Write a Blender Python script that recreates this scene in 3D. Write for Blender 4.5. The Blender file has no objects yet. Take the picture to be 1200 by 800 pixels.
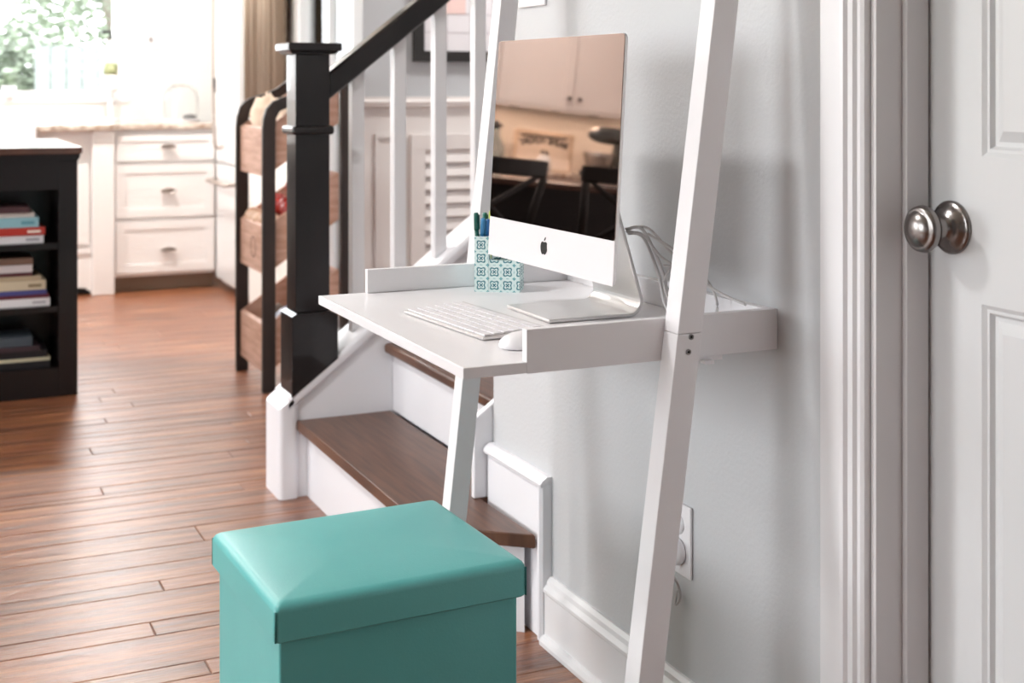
import bpy, bmesh, math, random
from mathutils import Vector, Matrix
random.seed(7)
PI = math.pi
scn = bpy.context.scene
col = scn.collection

# ---------------------------------------------------------------- camera
CAMH = 1.12
cd = bpy.data.cameras.new('camera'); cam = bpy.data.objects.new('camera', cd); col.objects.link(cam)
cam.location = (0, 0, CAMH)
cam.rotation_euler = (PI/2, 0, math.radians(-24.7))
cd.sensor_width = 36; cd.lens = 1565*36/1200
cd.shift_y = -0.25
cd.clip_start = 0.05
cd.dof.use_dof = True; cd.dof.focus_distance = 2.15; cd.dof.aperture_fstop = 5.0
scn.camera = cam

# ---------------------------------------------------------------- world, light, exposure
SKY = 7.0
scn.view_settings.view_transform = 'Standard'; scn.view_settings.look = 'None'
scn.view_settings.exposure = 0.66; scn.view_settings.gamma = 1.0
scn.view_settings.use_curve_mapping = False
w = bpy.data.worlds.new('overcast_sky'); scn.world = w; w.use_nodes = True
bg = w.node_tree.nodes['Background']
bg.inputs[0].default_value = (0.93, 0.965, 1.0, 1); bg.inputs[1].default_value = SKY
try:
    w.cycles.sampling_method = 'MANUAL'; w.cycles.sample_map_resolution = 256
except Exception: pass

def portal(name, loc, rot, sx, sy):
    l = bpy.data.lights.new(name, 'AREA'); l.shape = 'RECTANGLE'; l.size = sx; l.size_y = sy
    l.energy = 1
    l.cycles.is_portal = True
    o = bpy.data.objects.new(name, l); col.objects.link(o); o.location = loc; o.rotation_euler = rot
    return o
# portals only guide sampling of the sky through the real openings (area lights shine along -Z)
LX = -3.6
portal('portal_left_near', (LX-0.03, 1.75, 1.40), (0, -PI/2, 0), 1.7, 1.7)
portal('portal_left_far', (LX-0.03, 4.55, 1.40), (0, -PI/2, 0), 1.7, 1.9)
portal('portal_kitchen', (0.45, 8.19, 1.57), (-PI/2, 0, 0), 1.5, 1.05)
portal('portal_patio', (1.79, 5.53, 1.10), (0, PI/2, 0), 2.0, 0.85)

def lamp(name, loc, energy, size, color=(1, 0.95, 0.88)):
    l = bpy.data.lights.new(name, 'AREA'); l.shape = 'DISK'; l.size = size; l.energy = energy; l.color = color
    o = bpy.data.objects.new(name, l); col.objects.link(o); o.location = loc
    return o

# ---------------------------------------------------------------- materials
def lin(h):
    h = h.lstrip('#'); c = [int(h[i:i+2], 16)/255 for i in (0, 2, 4)]
    return tuple((x/12.92 if x <= 0.04045 else ((x+0.055)/1.055)**2.4) for x in c) + (1,)
MATS = {}
def mat(name, color, rough=0.5, metal=0.0, bump=None, vary=None, coat=0.0, spec=0.5, trans=0.0, emit=None, coord='Object'):
    if name in MATS: return MATS[name]
    m = bpy.data.materials.new(name); m.use_nodes = True; nt = m.node_tree; N = nt.nodes; L = nt.links
    b = N['Principled BSDF']
    c = lin(color) if isinstance(color, str) else color
    b.inputs['Base Color'].default_value = c; b.inputs['Roughness'].default_value = rough
    b.inputs['Metallic'].default_value = metal; b.inputs['Coat Weight'].default_value = coat
    b.inputs['Specular IOR Level'].default_value = spec
    b.inputs['Transmission Weight'].default_value = trans
    if emit: b.inputs['Emission Color'].default_value = lin(emit[0]); b.inputs['Emission Strength'].default_value = emit[1]
    tc = None
    if bump or vary:
        tc = N.new('ShaderNodeTexCoord')
    if bump:
        n = N.new('ShaderNodeTexNoise'); n.inputs['Scale'].default_value = bump[0]; n.inputs['Detail'].default_value = 3
        bp = N.new('ShaderNodeBump'); bp.inputs['Strength'].default_value = bump[1]; bp.inputs['Distance'].default_value = bump[2] if len(bump) > 2 else 0.002
        if len(bump) > 3:
            mp = N.new('ShaderNodeMapping'); mp.inputs['Scale'].default_value = bump[3]
            L.new(tc.outputs[coord], mp.inputs[0]); L.new(mp.outputs[0], n.inputs['Vector'])
        else: L.new(tc.outputs[coord], n.inputs['Vector'])
        L.new(n.outputs['Fac'], bp.inputs['Height']); L.new(bp.outputs[0], b.inputs['Normal'])
    if vary:   # (color2, scale, amount[, stretch])
        n = N.new('ShaderNodeTexNoise'); n.inputs['Scale'].default_value = vary[1]; n.inputs['Detail'].default_value = 5
        mp = N.new('ShaderNodeMapping')
        if len(vary) > 3: mp.inputs['Scale'].default_value = vary[3]
        L.new(tc.outputs[coord], mp.inputs[0]); L.new(mp.outputs[0], n.inputs['Vector'])
        r = N.new('ShaderNodeMapRange'); r.inputs['From Min'].default_value = 0.35; r.inputs['From Max'].default_value = 0.65
        r.inputs['To Max'].default_value = vary[2]
        mx = N.new('ShaderNodeMix'); mx.data_type = 'RGBA'
        mx.inputs[6].default_value = c; mx.inputs[7].default_value = lin(vary[0])
        L.new(n.outputs['Fac'], r.inputs[0]); L.new(r.outputs[0], mx.inputs[0]); L.new(mx.outputs[2], b.inputs['Base Color'])
    MATS[name] = m; return m

wall_m = mat('wall_paint', '#cccdcf', 0.6, bump=(140, 0.25, 0.002))
hall_m = mat('hall_grey_paint', '#b4b5b7', 0.7)
white_wall = mat('kitchen_wall_paint', '#eceae6', 0.6)
ceil_m = mat('ceiling_paint', '#f2f2f0', 0.8)
trim_m = mat('white_trim_paint', '#eeedef', 0.35, bump=(30, 0.05, 0.001))
door_m = mat('door_paint', '#dfe0e1', 0.35, bump=(60, 0.35, 0.0008, (1, 1, 0.08)))
wains_m = mat('wainscot_paint', '#ddd6d2', 0.45)
desk_m = mat('white_desk_lacquer', '#f3f1f3', 0.28, bump=(80, 0.06, 0.0005), vary=('#eae8ea', 4, 0.5))
stairw_m = mat('stair_white_paint', '#efeef2', 0.4)
tread_m = mat('walnut_tread', '#6d4a37', 0.35, bump=(22, 0.2, 0.001, (8, 1, 1)), vary=('#4a2f23', 5, 0.8, (14, 1, 1)))
dark_wood = mat('espresso_wood', '#130e0f', 0.27, vary=('#1b1414', 12, 0.6, (1, 1, 0.2)), bump=(60, 0.12, 0.0006, (1, 1, 0.1)))
rack_wood = mat('rack_dark_wood', '#1b1412', 0.5, vary=('#3a2a22', 12, 0.6, (1, 1, 0.2)))
crate_wood = mat('crate_wood', '#cfa794', 0.55, bump=(40, 0.2, 0.001, (1, 0.2, 4)), vary=('#a67a5e', 6, 0.7, (1, 1, 8)))
island_top_m = mat('island_top_wood', '#5e4034', 0.25, vary=('#3b2721', 6, 0.7, (1, 12, 1)), coat=0.4)
teal_m = mat('teal_faux_leather', '#5cb2b0', 0.38, bump=(300, 0.35, 0.0006), vary=('#68bbb8', 4, 0.6), spec=0.6)
teal_seam = mat('teal_seam', '#2d7270', 0.6, bump=(200, 0.1, 0.0005))
alu_m = mat('brushed_aluminium', '#d9d7d6', 0.3, 0.75, bump=(60, 0.03, 0.0002, (1, 20, 1)))
chin_m = mat('pale_aluminium_front', '#e6e2e4', 0.42, 0.25, bump=(400, 0.04, 0.0002))
screen_m = mat('black_glass_screen', (0.29, 0.225, 0.20, 1), 0.02, 1.0, vary=None)
bezel_m = mat('black_bezel', '#0d0d10', 0.15, bump=(50, 0.01, 0.0001))
black_m = mat('black_plastic', '#0b0b0c', 0.4, bump=(200, 0.05, 0.0002))
white_plastic = mat('white_plastic', '#f2f0f2', 0.3, bump=(100, 0.02, 0.0002))
key_m = mat('white_key', '#efedf0', 0.45, bump=(100, 0.02, 0.0002))
nickel_m = mat('satin_nickel', '#8f8a88', 0.26, 1.0, bump=(90, 0.04, 0.0002, (1, 1, 6)))
steel_m = mat('steel_screw', '#9b9a9a', 0.35, 1.0, bump=(100, 0.02, 0.0002))
cab_m = mat('kitchen_cabinet_paint', '#f3efec', 0.4, bump=(40, 0.03, 0.0005))
fridge_m = mat('pale_fridge_enamel', '#e9e8e8', 0.3, 0.1, bump=(90, 0.02, 0.0003))
curtain_m = mat('linen_curtain', '#a2917f', 0.9, bump=(300, 0.3, 0.001), vary=('#7d6a59', 9, 0.7, (1, 1, 0.1)))
cream_m = mat('cream_paper', '#e6cdb8', 0.8, bump=(30, 0.5, 0.004), vary=('#dcc3a8', 10, 0.6))
red_m = mat('red_produce', '#b8352a', 0.35, vary=('#8a1d18', 12, 0.7))
onion_m = mat('pale_onion_skin', '#d9b79c', 0.45, vary=('#b98261', 14, 0.6))
blue_pack = mat('blue_white_packet', '#3f5f9a', 0.35, vary=('#e6e8ee', 16, 1.0))
cable_m = mat('grey_white_cable', '#cdc9c8', 0.45, bump=(100, 0.02, 0.0002))
shadow_m = mat('dark_gap', '#3b3430', 0.8, bump=(100, 0.02, 0.0002))

def granite():
    m = mat('granite_counter', '#e3d6c8', 0.15, vary=('#8d6f58', 22, 0.9), coat=0.3)
    return m
granite_m = granite()

def glass_thin():
    m = bpy.data.materials.new('window_glass'); m.use_nodes = True; nt = m.node_tree; N = nt.nodes; L = nt.links
    N.clear(); out = N.new('ShaderNodeOutputMaterial'); t = N.new('ShaderNodeBsdfTransparent'); g = N.new('ShaderNodeBsdfGlossy')
    g.inputs['Roughness'].default_value = 0.01
    fr = N.new('ShaderNodeFresnel'); fr.inputs[0].default_value = 1.3
    mx = N.new('ShaderNodeMixShader'); L.new(fr.outputs[0], mx.inputs[0]); L.new(t.outputs[0], mx.inputs[1]); L.new(g.outputs[0], mx.inputs[2])
    L.new(mx.outputs[0], out.inputs[0]); return m
glass_m = glass_thin()

def floor_material():
    m = bpy.data.materials.new('hand_scraped_hardwood'); m.use_nodes = True; nt = m.node_tree; N = nt.nodes; L = nt.links
    b = N['Principled BSDF']
    geo = N.new('ShaderNodeNewGeometry'); oi = N.new('ShaderNodeObjectInfo')
    off = N.new('ShaderNodeVectorMath'); off.operation = 'MULTIPLY_ADD'
    comb = N.new('ShaderNodeCombineXYZ')
    for i in range(3): L.new(oi.outputs['Random'], comb.inputs[i])
    L.new(comb.outputs[0], off.inputs[0]); off.inputs[1].default_value = (13, 7, 3); L.new(geo.outputs['Position'], off.inputs[2])
    def noise(scale, stretch, detail=5):
        mp = N.new('ShaderNodeMapping'); mp.inputs['Scale'].default_value = stretch
        L.new(off.outputs[0], mp.inputs[0]); n = N.new('ShaderNodeTexNoise'); n.inputs['Scale'].default_value = scale
        n.inputs['Detail'].default_value = detail; L.new(mp.outputs[0], n.inputs['Vector']); return n
    g1 = noise(3.2, (0.9, 11, 1)); g2 = noise(9, (1.2, 26, 1), 8)
    cr = N.new('ShaderNodeValToRGB'); e = cr.color_ramp
    e.elements[0].position = 0.28; e.elements[0].color = lin('#55301f')
    e.elements[1].position = 0.74; e.elements[1].color = lin('#b27a4e')
    x = e.elements.new(0.5); x.color = lin('#88502f')
    L.new(g1.outputs['Fac'], cr.inputs[0])
    mx = N.new('ShaderNodeMix'); mx.data_type = 'RGBA'; mx.blend_type = 'MULTIPLY'; mx.inputs[0].default_value = 0.55
    cr2 = N.new('ShaderNodeValToRGB'); cr2.color_ramp.elements[0].position = 0.36; cr2.color_ramp.elements[0].color = (0.26, 0.17, 0.12, 1)
    cr2.color_ramp.elements[1].position = 0.56; cr2.color_ramp.elements[1].color = (1, 1, 1, 1)
    L.new(g2.outputs['Fac'], cr2.inputs[0]); L.new(cr.outputs[0], mx.inputs[6]); L.new(cr2.outputs[0], mx.inputs[7])
    hv = N.new('ShaderNodeHueSaturation'); mr = N.new('ShaderNodeMapRange'); mr.inputs['To Min'].default_value = 0.8; mr.inputs['To Max'].default_value = 1.2
    L.new(oi.outputs['Random'], mr.inputs[0]); L.new(mr.outputs[0], hv.inputs['Value']); L.new(mx.outputs[2], hv.inputs['Color'])
    L.new(hv.outputs[0], b.inputs['Base Color'])
    rr = N.new('ShaderNodeMapRange'); rr.inputs['To Min'].default_value = 0.30; rr.inputs['To Max'].default_value = 0.44
    L.new(g2.outputs['Fac'], rr.inputs[0]); L.new(rr.outputs[0], b.inputs['Roughness'])
    b.inputs['Specular IOR Level'].default_value = 0.8
    b.inputs['Coat Weight'].default_value = 0.55; b.inputs['Coat Roughness'].default_value = 0.31
    h = noise(7, (1.6, 5, 1), 4)
    ad = N.new('ShaderNodeMath'); ad.operation = 'MULTIPLY_ADD'; ad.inputs[1].default_value = 0.35
    L.new(g2.outputs['Fac'], ad.inputs[0]); L.new(h.outputs['Fac'], ad.inputs[2])
    bp = N.new('ShaderNodeBump'); bp.inputs['Strength'].default_value = 0.5; bp.inputs['Distance'].default_value = 0.005
    L.new(ad.outputs[0], bp.inputs['Height']); L.new(bp.outputs[0], b.inputs['Normal']); L.new(bp.outputs[0], b.inputs['Coat Normal'])
    return m
floor_m = floor_material()

def tile_pattern_mat():
    """pale aqua card printed with rings and petals in rows"""
    m = bpy.data.materials.new('aqua_patterned_card'); m.use_nodes = True; nt = m.node_tree; N = nt.nodes; L = nt.links
    b = N['Principled BSDF']; b.inputs['Roughness'].default_value = 0.55
    uv = N.new('ShaderNodeUVMap')
    sc = N.new('ShaderNodeVectorMath'); sc.operation = 'SCALE'; sc.inputs['Scale'].default_value = 1/0.0245; L.new(uv.outputs[0], sc.inputs[0])
    fr = N.new('ShaderNodeVectorMath'); fr.operation = 'FRACTION'; L.new(sc.outputs[0], fr.inputs[0])
    sb = N.new('ShaderNodeVectorMath'); sb.operation = 'SUBTRACT'; sb.inputs[1].default_value = (0.5, 0.5, 0); L.new(fr.outputs[0], sb.inputs[0])
    ln = N.new('ShaderNodeVectorMath'); ln.operation = 'LENGTH'; L.new(sb.outputs[0], ln.inputs[0])
    sx = N.new('ShaderNodeSeparateXYZ'); L.new(sb.outputs[0], sx.inputs[0])
    at = N.new('ShaderNodeMath'); at.operation = 'ARCTAN2'; L.new(sx.outputs[1], at.inputs[0]); L.new(sx.outputs[0], at.inputs[1])
    m8 = N.new('ShaderNodeMath'); m8.operation = 'MULTIPLY'; m8.inputs[1].default_value = 4; L.new(at.outputs[0], m8.inputs[0])
    sn = N.new('ShaderNodeMath'); sn.operation = 'COSINE'; L.new(m8.outputs[0], sn.inputs[0])
    ms = N.new('ShaderNodeMath'); ms.operation = 'MULTIPLY_ADD'; ms.inputs[1].default_value = 0.07; L.new(sn.outputs[0], ms.inputs[0]); L.new(ln.outputs['Value'], ms.inputs[2])
    cr = N.new('ShaderNodeValToRGB'); e = cr.color_ramp; e.interpolation = 'CONSTANT'
    e.elements[0].position = 0; e.elements[0].color = lin('#1f6f7d')
    e.elements[1].position = 0.12; e.elements[1].color = lin('#e6f5f3')
    for p, c in ((0.24, '#2a7d89'), (0.35, '#e0f2f0'), (0.55, '#5aa9b0'), (0.62, '#e3f4f2')):
        x = e.elements.new(p); x.color = lin(c)
    L.new(ms.outputs[0], cr.inputs[0]); L.new(cr.outputs[0], b.inputs['Base Color']); return m
pattern_m = tile_pattern_mat()

# ---------------------------------------------------------------- mesh helpers
class MB:
    def __init__(s): s.b = bmesh.new()
    def box(s, x0, x1, y0, y1, z0, z1, M=None):
        vs = [s.b.verts.new((x, y, z)) for x in (x0, x1) for y in (y0, y1) for z in (z0, z1)]
        for f in ((0, 1, 3, 2), (4, 6, 7, 5), (0, 4, 5, 1), (2, 3, 7, 6), (0, 2, 6, 4), (1, 5, 7, 3)):
            s.b.faces.new([vs[i] for i in f])
        if M is not None:
            for v in vs: v.co = M @ v.co
        return s
    def prism(s, pts, a0, a1, axis='y', M=None):
        """polygon pts; axis y: pts=(x,z); z: pts=(x,y); x: pts=(y,z)"""
        def P(p, a):
            return {'y': (p[0], a, p[1]), 'z': (p[0], p[1], a), 'x': (a, p[0], p[1])}[axis]
        A = [s.b.verts.new(P(p, a0)) for p in pts]; B = [s.b.verts.new(P(p, a1)) for p in pts]
        n = len(pts)
        s.b.faces.new(A); s.b.faces.new(B[::-1])
        for i in range(n): s.b.faces.new((A[i], B[i], B[(i+1) % n], A[(i+1) % n]))
        if M is not None:
            for v in A+B: v.co = M @ v.co
        return s
    def lathe(s, prof, M=None, n=24, sm=True):
        """prof list of (r,z) about z"""
        rings = []
        for r, z in prof:
            if r < 1e-6: rings.append([s.b.verts.new((0, 0, z))])
            else: rings.append([s.b.verts.new((r*math.cos(2*PI*i/n), r*math.sin(2*PI*i/n), z)) for i in range(n)])
        for a, b in zip(rings, rings[1:]):
            for i in range(n):
                j = (i+1) % n
                q = []
                for v in (a[i % len(a)], a[j % len(a)], b[j % len(b)], b[i % len(b)]):
                    if v not in q: q.append(v)
                if len(q) > 2:
                    f = s.b.faces.new(q); f.smooth = sm
        if M is not None:
            for R in rings:
                for v in R: v.co = M @ v.co
        return s
    def tube(s, pts, r, n=8, caps=True):
        pts = [Vector(p) for p in pts]; rings = []
        rr = r if isinstance(r, (list, tuple)) else [r]*len(pts)
        up = Vector((0, 0, 1))
        for i, p in enumerate(pts):
            t = (pts[min(i+1, len(pts)-1)]-pts[max(i-1, 0)]).normalized()
            a = t.cross(up)
            if a.length < 0.05: a = t.cross(Vector((1, 0, 0)))
            a.normalize(); b = t.cross(a)
            rings.append([s.b.verts.new(p+rr[i]*(a*math.cos(2*PI*k/n)+b*math.sin(2*PI*k/n))) for k in range(n)])
        for A, B in zip(rings, rings[1:]):
            for k in range(n):
                f = s.b.faces.new((A[k], A[(k+1) % n], B[(k+1) % n], B[k])); f.smooth = True
        if caps: s.b.faces.new(rings[0]); s.b.faces.new(rings[-1][::-1])
        return s
    def blob(s, c, r, seed=0, amp=0.08, n=12):
        rnd = random.Random(seed); ph = [rnd.uniform(0, 6) for _ in range(6)]
        prof = [(math.sin(PI*i/n), -math.cos(PI*i/n)) for i in range(n+1)]
        start = len(s.b.verts)
        s.lathe([(a, b) for a, b in prof], None, n+4)
        s.b.verts.ensure_lookup_table()
        for v in list(s.b.verts)[start:]:
            k = 1+amp*(math.sin(3*v.co.x+ph[0])*math.sin(4*v.co.y+ph[1])+math.sin(5*v.co.z+ph[2])*0.6)
            v.co = Vector((v.co.x*r[0]*k, v.co.y*r[1]*k, v.co.z*r[2]*k))+Vector(c)
        return s
    def build(s, name, m, parent=None, bevel=0, seg=2, smooth=False, loc=None):
        bmesh.ops.recalc_face_normals(s.b, faces=s.b.faces)
        # origin at the base centre of the mesh
        xs = [v.co for v in s.b.verts]
        if loc is None:
            mn = Vector([min(v[i] for v in xs) for i in range(3)]); mx = Vector([max(v[i] for v in xs) for i in range(3)])
            loc = Vector(((mn.x+mx.x)/2, (mn.y+mx.y)/2, mn.z))
        else: loc = Vector(loc)
        for v in s.b.verts: v.co -= loc
        me = bpy.data.meshes.new(name); s.b.to_mesh(me); s.b.free()
        if smooth:
            for p in me.polygons: p.use_smooth = True
        me.materials.append(m)
        o = bpy.data.objects.new(name, me); col.objects.link(o)
        place(o, loc, parent)
        if bevel:
            md = o.modifiers.new('bevel', 'BEVEL'); md.width = bevel; md.segments = seg; md.limit_method = 'ANGLE'; md.angle_limit = math.radians(40)
            if seg > 2:
                for p in me.polygons: p.use_smooth = True
                md.harden_normals = True
        return o
WORLD = {}
def place(o, loc, parent=None):
    """all shapes are given in world coordinates; a child stores its place relative to its parent"""
    loc = Vector(loc)
    WORLD[o.name] = loc
    if parent is not None:
        o.parent = parent; o.location = loc-WORLD[parent.name]
    else: o.location = loc
def tag(o, label, cat=None, group=None, kind=None):
    if label: o['label'] = label
    if cat: o['category'] = cat
    if group: o['group'] = group
    if kind: o['kind'] = kind
    return o
def thing(name, loc, label, cat, group=None):
    o = bpy.data.objects.new(name, None); col.objects.link(o); o.empty_display_size = 0.05
    place(o, loc); return tag(o, label, cat, group)
def struct(name, mb, m, parent=None, bevel=0):
    o = mb.build(name, m, parent, bevel=bevel)
    if parent is None: o['kind'] = 'structure'
    return o
def copy_tree(o, parent=None):
    c = o.copy(); col.objects.link(c); WORLD[c.name] = WORLD[o.name].copy()
    if parent is not None: c.parent = parent
    for ch in [x for x in bpy.data.objects if x.parent == o]: copy_tree(ch, c)
    return c
def T(x, y, z): return Matrix.Translation((x, y, z))
def RZ(d): return Matrix.Rotation(math.radians(d), 4, 'Z')
def RX(d): return Matrix.Rotation(math.radians(d), 4, 'X')
def RY(d): return Matrix.Rotation(math.radians(d), 4, 'Y')

def rrect(x0, x1, y0, y1, r, n=5):
    pts = []
    for cx, cy, a0 in ((x1-r, y0+r, -90), (x1-r, y1-r, 0), (x0+r, y1-r, 90), (x0+r, y0+r, 180)):
        for k in range(n+1):
            a = math.radians(a0+90*k/n); pts.append((cx+r*math.cos(a), cy+r*math.sin(a)))
    return pts

# ================================================================ SETTING
WX = 1.197       # face of the right-hand wall
H = 2.6
# ---- floor: base slab, individual planks near, joined planks beyond
fl = struct('floor', MB().box(-3.8, 4.2, -1.8, 8.3, -0.06, -0.012), shadow_m)
forced = {}      # rows that carry a seam seen in the photograph: (y0,y1) -> x of the seams
rows = [(2.55, 2.618, [0.544]), (2.776, 2.85, [0.478]), (3.012, 3.082, [0.537]), (3.305, 3.425, [0.686]),
        (3.67, 3.75, [0.874]), (3.786, 3.866, [0.512]), (4.01, 4.08, [0.918]), (4.14, 4.215, [1.0]), (4.225, 4.297, [0.537]),
        (4.35, 4.42, [1.002]), (4.475, 4.545, [1.088]), (4.585, 4.655, [0.631]), (4.78, 4.85, [0.748]), (4.90, 4.98, [0.655]), (5.02, 5.10, [0.719])]
edges = []
y = 0.9
for r0, r1, sx_ in rows:
    gap = r0-y
    if gap > 0.02:
        n = max(1, round(gap/0.135)); ws = [random.uniform(0.8, 1.25) for _ in range(n)]; t = sum(ws)
        for q in ws:
            edges.append((y, y+gap*q/t, [])); y += gap*q/t
    edges.append((r0 if abs(y-r0) < 0.02 and False else y, r1, sx_)); y = r1
while y < 5.6:
    wq = random.choice((0.075, 0.1, 0.125)); edges.append((y, y+wq, [])); y += wq
def plank_mb(mb, x0, x1, y0, y1):
    g = 0.0006; c = 0.0020; zt = random.uniform(-0.0006, 0.0003)
    b = mb.b
    lo = [(x0+g, y0+g), (x1-g, y0+g), (x1-g, y1-g), (x0+g, y1-g)]
    up = [(x0+g+c, y0+g+c), (x1-g-c, y0+g+c), (x1-g-c, y1-g-c), (x0+g+c, y1-g-c)]
    A = [b.verts.new((p[0], p[1], -0.012)) for p in lo]; B = [b.verts.new((p[0], p[1], zt-0.0016)) for p in lo]
    Cc = [b.verts.new((p[0], p[1], zt)) for p in up]
    for P, Q in ((A, B), (B, Cc)):
        for i in range(4): b.faces.new((P[i], P[(i+1) % 4], Q[(i+1) % 4], Q[i]))
    b.faces.new(Cc)
XL, XR = -1.4, 1.9
for (y0, y1, seams) in edges:
    xs = [XL]
    if seams:
        s0 = seams[0]; cut = [s0]
        c = s0-random.uniform(0.9, 1.5)
        while c > XL+0.2: cut.append(c); c -= random.uniform(0.8, 1.5)
        c = s0+random.uniform(0.8, 1.3)
        while c < XR-0.2: cut.append(c); c += random.uniform(0.8, 1.5)
        xs += sorted(cut)
    else:
        # seams fall where the photograph shows none: left of the view or behind the stool and stairs
        xs += [random.uniform(-1.1, -0.05)]
        if random.random() < 0.5: xs += [random.uniform(1.25, 1.6)]
    xs.append(XR)
    for a, b_ in zip(xs, xs[1:]):
        mb = MB(); plank_mb(mb, a, b_, y0, y1); mb.build('plank', floor_m, fl)
rest = MB()
y = 5.6 if edges[-1][1] < 5.6 else edges[-1][1]
while y < 8.05:
    x = -3.6+random.uniform(-1, 0)
    while x < 4:
        L_ = random.uniform(0.8, 1.6); plank_mb(rest, max(x, -3.6), min(x+L_, 4.0), y, y+0.115); x += L_
    y += 0.115
for (ya, yb, xa, xb) in ((-1.6, 0.9, -3.6, 4.0), (0.9, edges[-1][1], -3.6, XL), (0.9, edges[-1][1], XR, 4.0)):
    y = ya
    while y < yb-0.01:
        y2 = min(y+0.115, yb); x = xa-random.uniform(0, 1)
        while x < xb:
            L_ = random.uniform(0.8, 1.6)
            if x+L_ > xa+0.02 and min(x+L_, xb)-max(x, xa) > 0.02: plank_mb(rest, max(x, xa), min(x+L_, xb), y, y2)
            x += L_
        y = y2
o = rest.build('distant_planks', floor_m, fl); o['kind'] = 'stuff'

struct('ceiling', MB().box(-3.8, 4.2, -1.8, 8.3, H, H+0.1), ceil_m)
# ---- right wall carrying the desk, with the door opening
DY0, DY1 = 0.60, 1.441
wr = MB()
wr.box(WX, WX+0.12, DY1, 2.70, -0.012, H); wr.box(WX, WX+0.12, -1.7, DY0, -0.012, H); wr.box(WX, WX+0.12, DY0, DY1, 2.05, H)
wr.box(WX+0.12, 4.0, 2.58, 2.70, -0.012, H)
struct('wall_right', wr, wall_m)
struct('wall_back', MB().box(-3.6, WX, -1.7, -1.6, -0.012, H), mat('taupe_wall_paint', '#b3b6b9', 0.7, bump=(100, 0.1, 0.001)))
struct('wall_closet', MB().box(1.9, 2.0, -1.6, 2.58, -0.012, H), white_wall)
# ---- left wall with two big windows (outside the frame, they light the room)
wl = MB()
wl.box(LX-0.15, LX, -1.7, 0.9, -0.012, H); wl.box(LX-0.15, LX, 2.6, 3.6, -0.012, H); wl.box(LX-0.15, LX, 5.5, 8.2, -0.012, H)
for a, b_ in ((0.9, 2.6), (3.6, 5.5)):
    wl.box(LX-0.15, LX, a, b_, -0.012, 0.55); wl.box(LX-0.15, LX, a, b_, 2.25, H)
struct('wall_left', wl, white_wall)
def window_y(name, X0, X1, a, b_, z0, z1, nx, nz, m=None):
    """window in a wall of constant x"""
    m = m or trim_m; mb = MB(); f = 0.05
    mb.box(X0, X1, a, a+f, z0, z1); mb.box(X0, X1, b_-f, b_, z0, z1); mb.box(X0, X1, a+f, b_-f, z0, z0+f); mb.box(X0, X1, a+f, b_-f, z1-f, z1)
    xm = (X0+X1)/2
    w_ = struct(name, mb, m)
    for i in range(1, nx):
        yy = a+(b_-a)*i/nx; MB().box(xm-0.02, xm+0.02, yy-0.018, yy+0.018, z0+f, z1-f).build('mullion', m, w_)
    for i in range(1, nz):
        zz = z0+(z1-z0)*i/nz; MB().box(xm-0.019, xm+0.019, a+f, b_-f, zz-0.015, zz+0.015).build('glazing_bar', m, w_)
    MB().box(xm-0.003, xm+0.003, a+f, b_-f, z0+f, z1-f).build('pane', glass_m, w_)
    return w_
window_y('window_1', LX-0.1, LX-0.02, 0.9, 2.6, 0.55, 2.25, 2, 1)
window_y('window_2', LX-0.1, LX-0.02, 3.6, 5.5, 0.55, 2.25, 2, 1)
# ---- kitchen end wall with the sink window
KY = 8.05
KW0, KW1, KZ0, KZ1 = -0.30, 1.20, 1.045, 2.10
wk = MB(); wk.box(-3.6, KW0, KY, KY+0.15, -0.012, H); wk.box(KW1, 4.0, KY, KY+0.15, -0.012, H)
wk.box(KW0, KW1, KY, KY+0.15, -0.012, KZ0); wk.box(KW0, KW1, KY, KY+0.15, KZ1, H)
struct('wall_kitchen', wk, white_wall)
mb = MB(); f = 0.045
mb.box(KW0, KW0+f, KY+0.06, KY+0.13, KZ0, KZ1); mb.box(KW1-f, KW1, KY+0.06, KY+0.13, KZ0, KZ1)
mb.box(KW0+f, KW1-f, KY+0.06, KY+0.13, KZ0, KZ0+f); mb.box(KW0+f, KW1-f, KY+0.06, KY+0.13, KZ1-f, KZ1)
w3 = struct('window_3', mb, trim_m)
MB().box(KW0+f, KW1-f, KY+0.092, KY+0.098, KZ0+f, KZ1-f).build('pane', glass_m, w3)
MB().box(0.43, 0.47, KY+0.075, KY+0.12, KZ0+f, KZ1-f).build('mullion', trim_m, w3)
MB().box(KW0-0.03, KW1+0.03, KY-0.015, KY+0.058, KZ0-0.025, KZ0-0.001).build('window_sill', trim_m, w3, bevel=0.005)
# ---- hall wall with wainscot, facing the camera beyond the stairs
HX, HY = 1.655, 5.0
wh = struct('wall_hall', MB().box(HX, 4.0, HY, HY+0.12, -0.012, H), hall_m)
MB().box(HX-0.004, 4.0, HY-0.012, HY-0.0005, 0.14, 1.03).build('wainscot_panel', wains_m, wh)
MB().prism([(HY-0.012, 1.03), (HY-0.03, 1.035), (HY-0.036, 1.055), (HY-0.022, 1.065), (HY-0.022, 1.075), (HY-0.0005, 1.075)], HX-0.01, 4.0, 'x').build('chair_rail', wains_m, wh)
def frame_ring(mb, x0, x1, z0, z1, y0, y1, t):
    mb.box(x0, x1, y0, y1, z0, z0+t); mb.box(x0, x1, y0, y1, z1-t, z1); mb.box(x0, x0+t, y0, y1, z0+t, z1-t); mb.box(x1-t, x1, y0, y1, z0+t, z1-t)
mb = MB(); frame_ring(mb, 1.70, 1.80, 0.24, 0.93, HY-0.022, HY-0.0125, 0.016); mb.build('panel_moulding', wains_m, wh)
MB().box(HX-0.004, 4.0, HY-0.028, HY-0.0005, -0.0, 0.139).build('baseboard', wains_m, wh, bevel=0.004)
struct('wall_stair_end', MB().box(4.0, 4.1, 2.58, HY+0.1, -0.012, H), hall_m)
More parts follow.
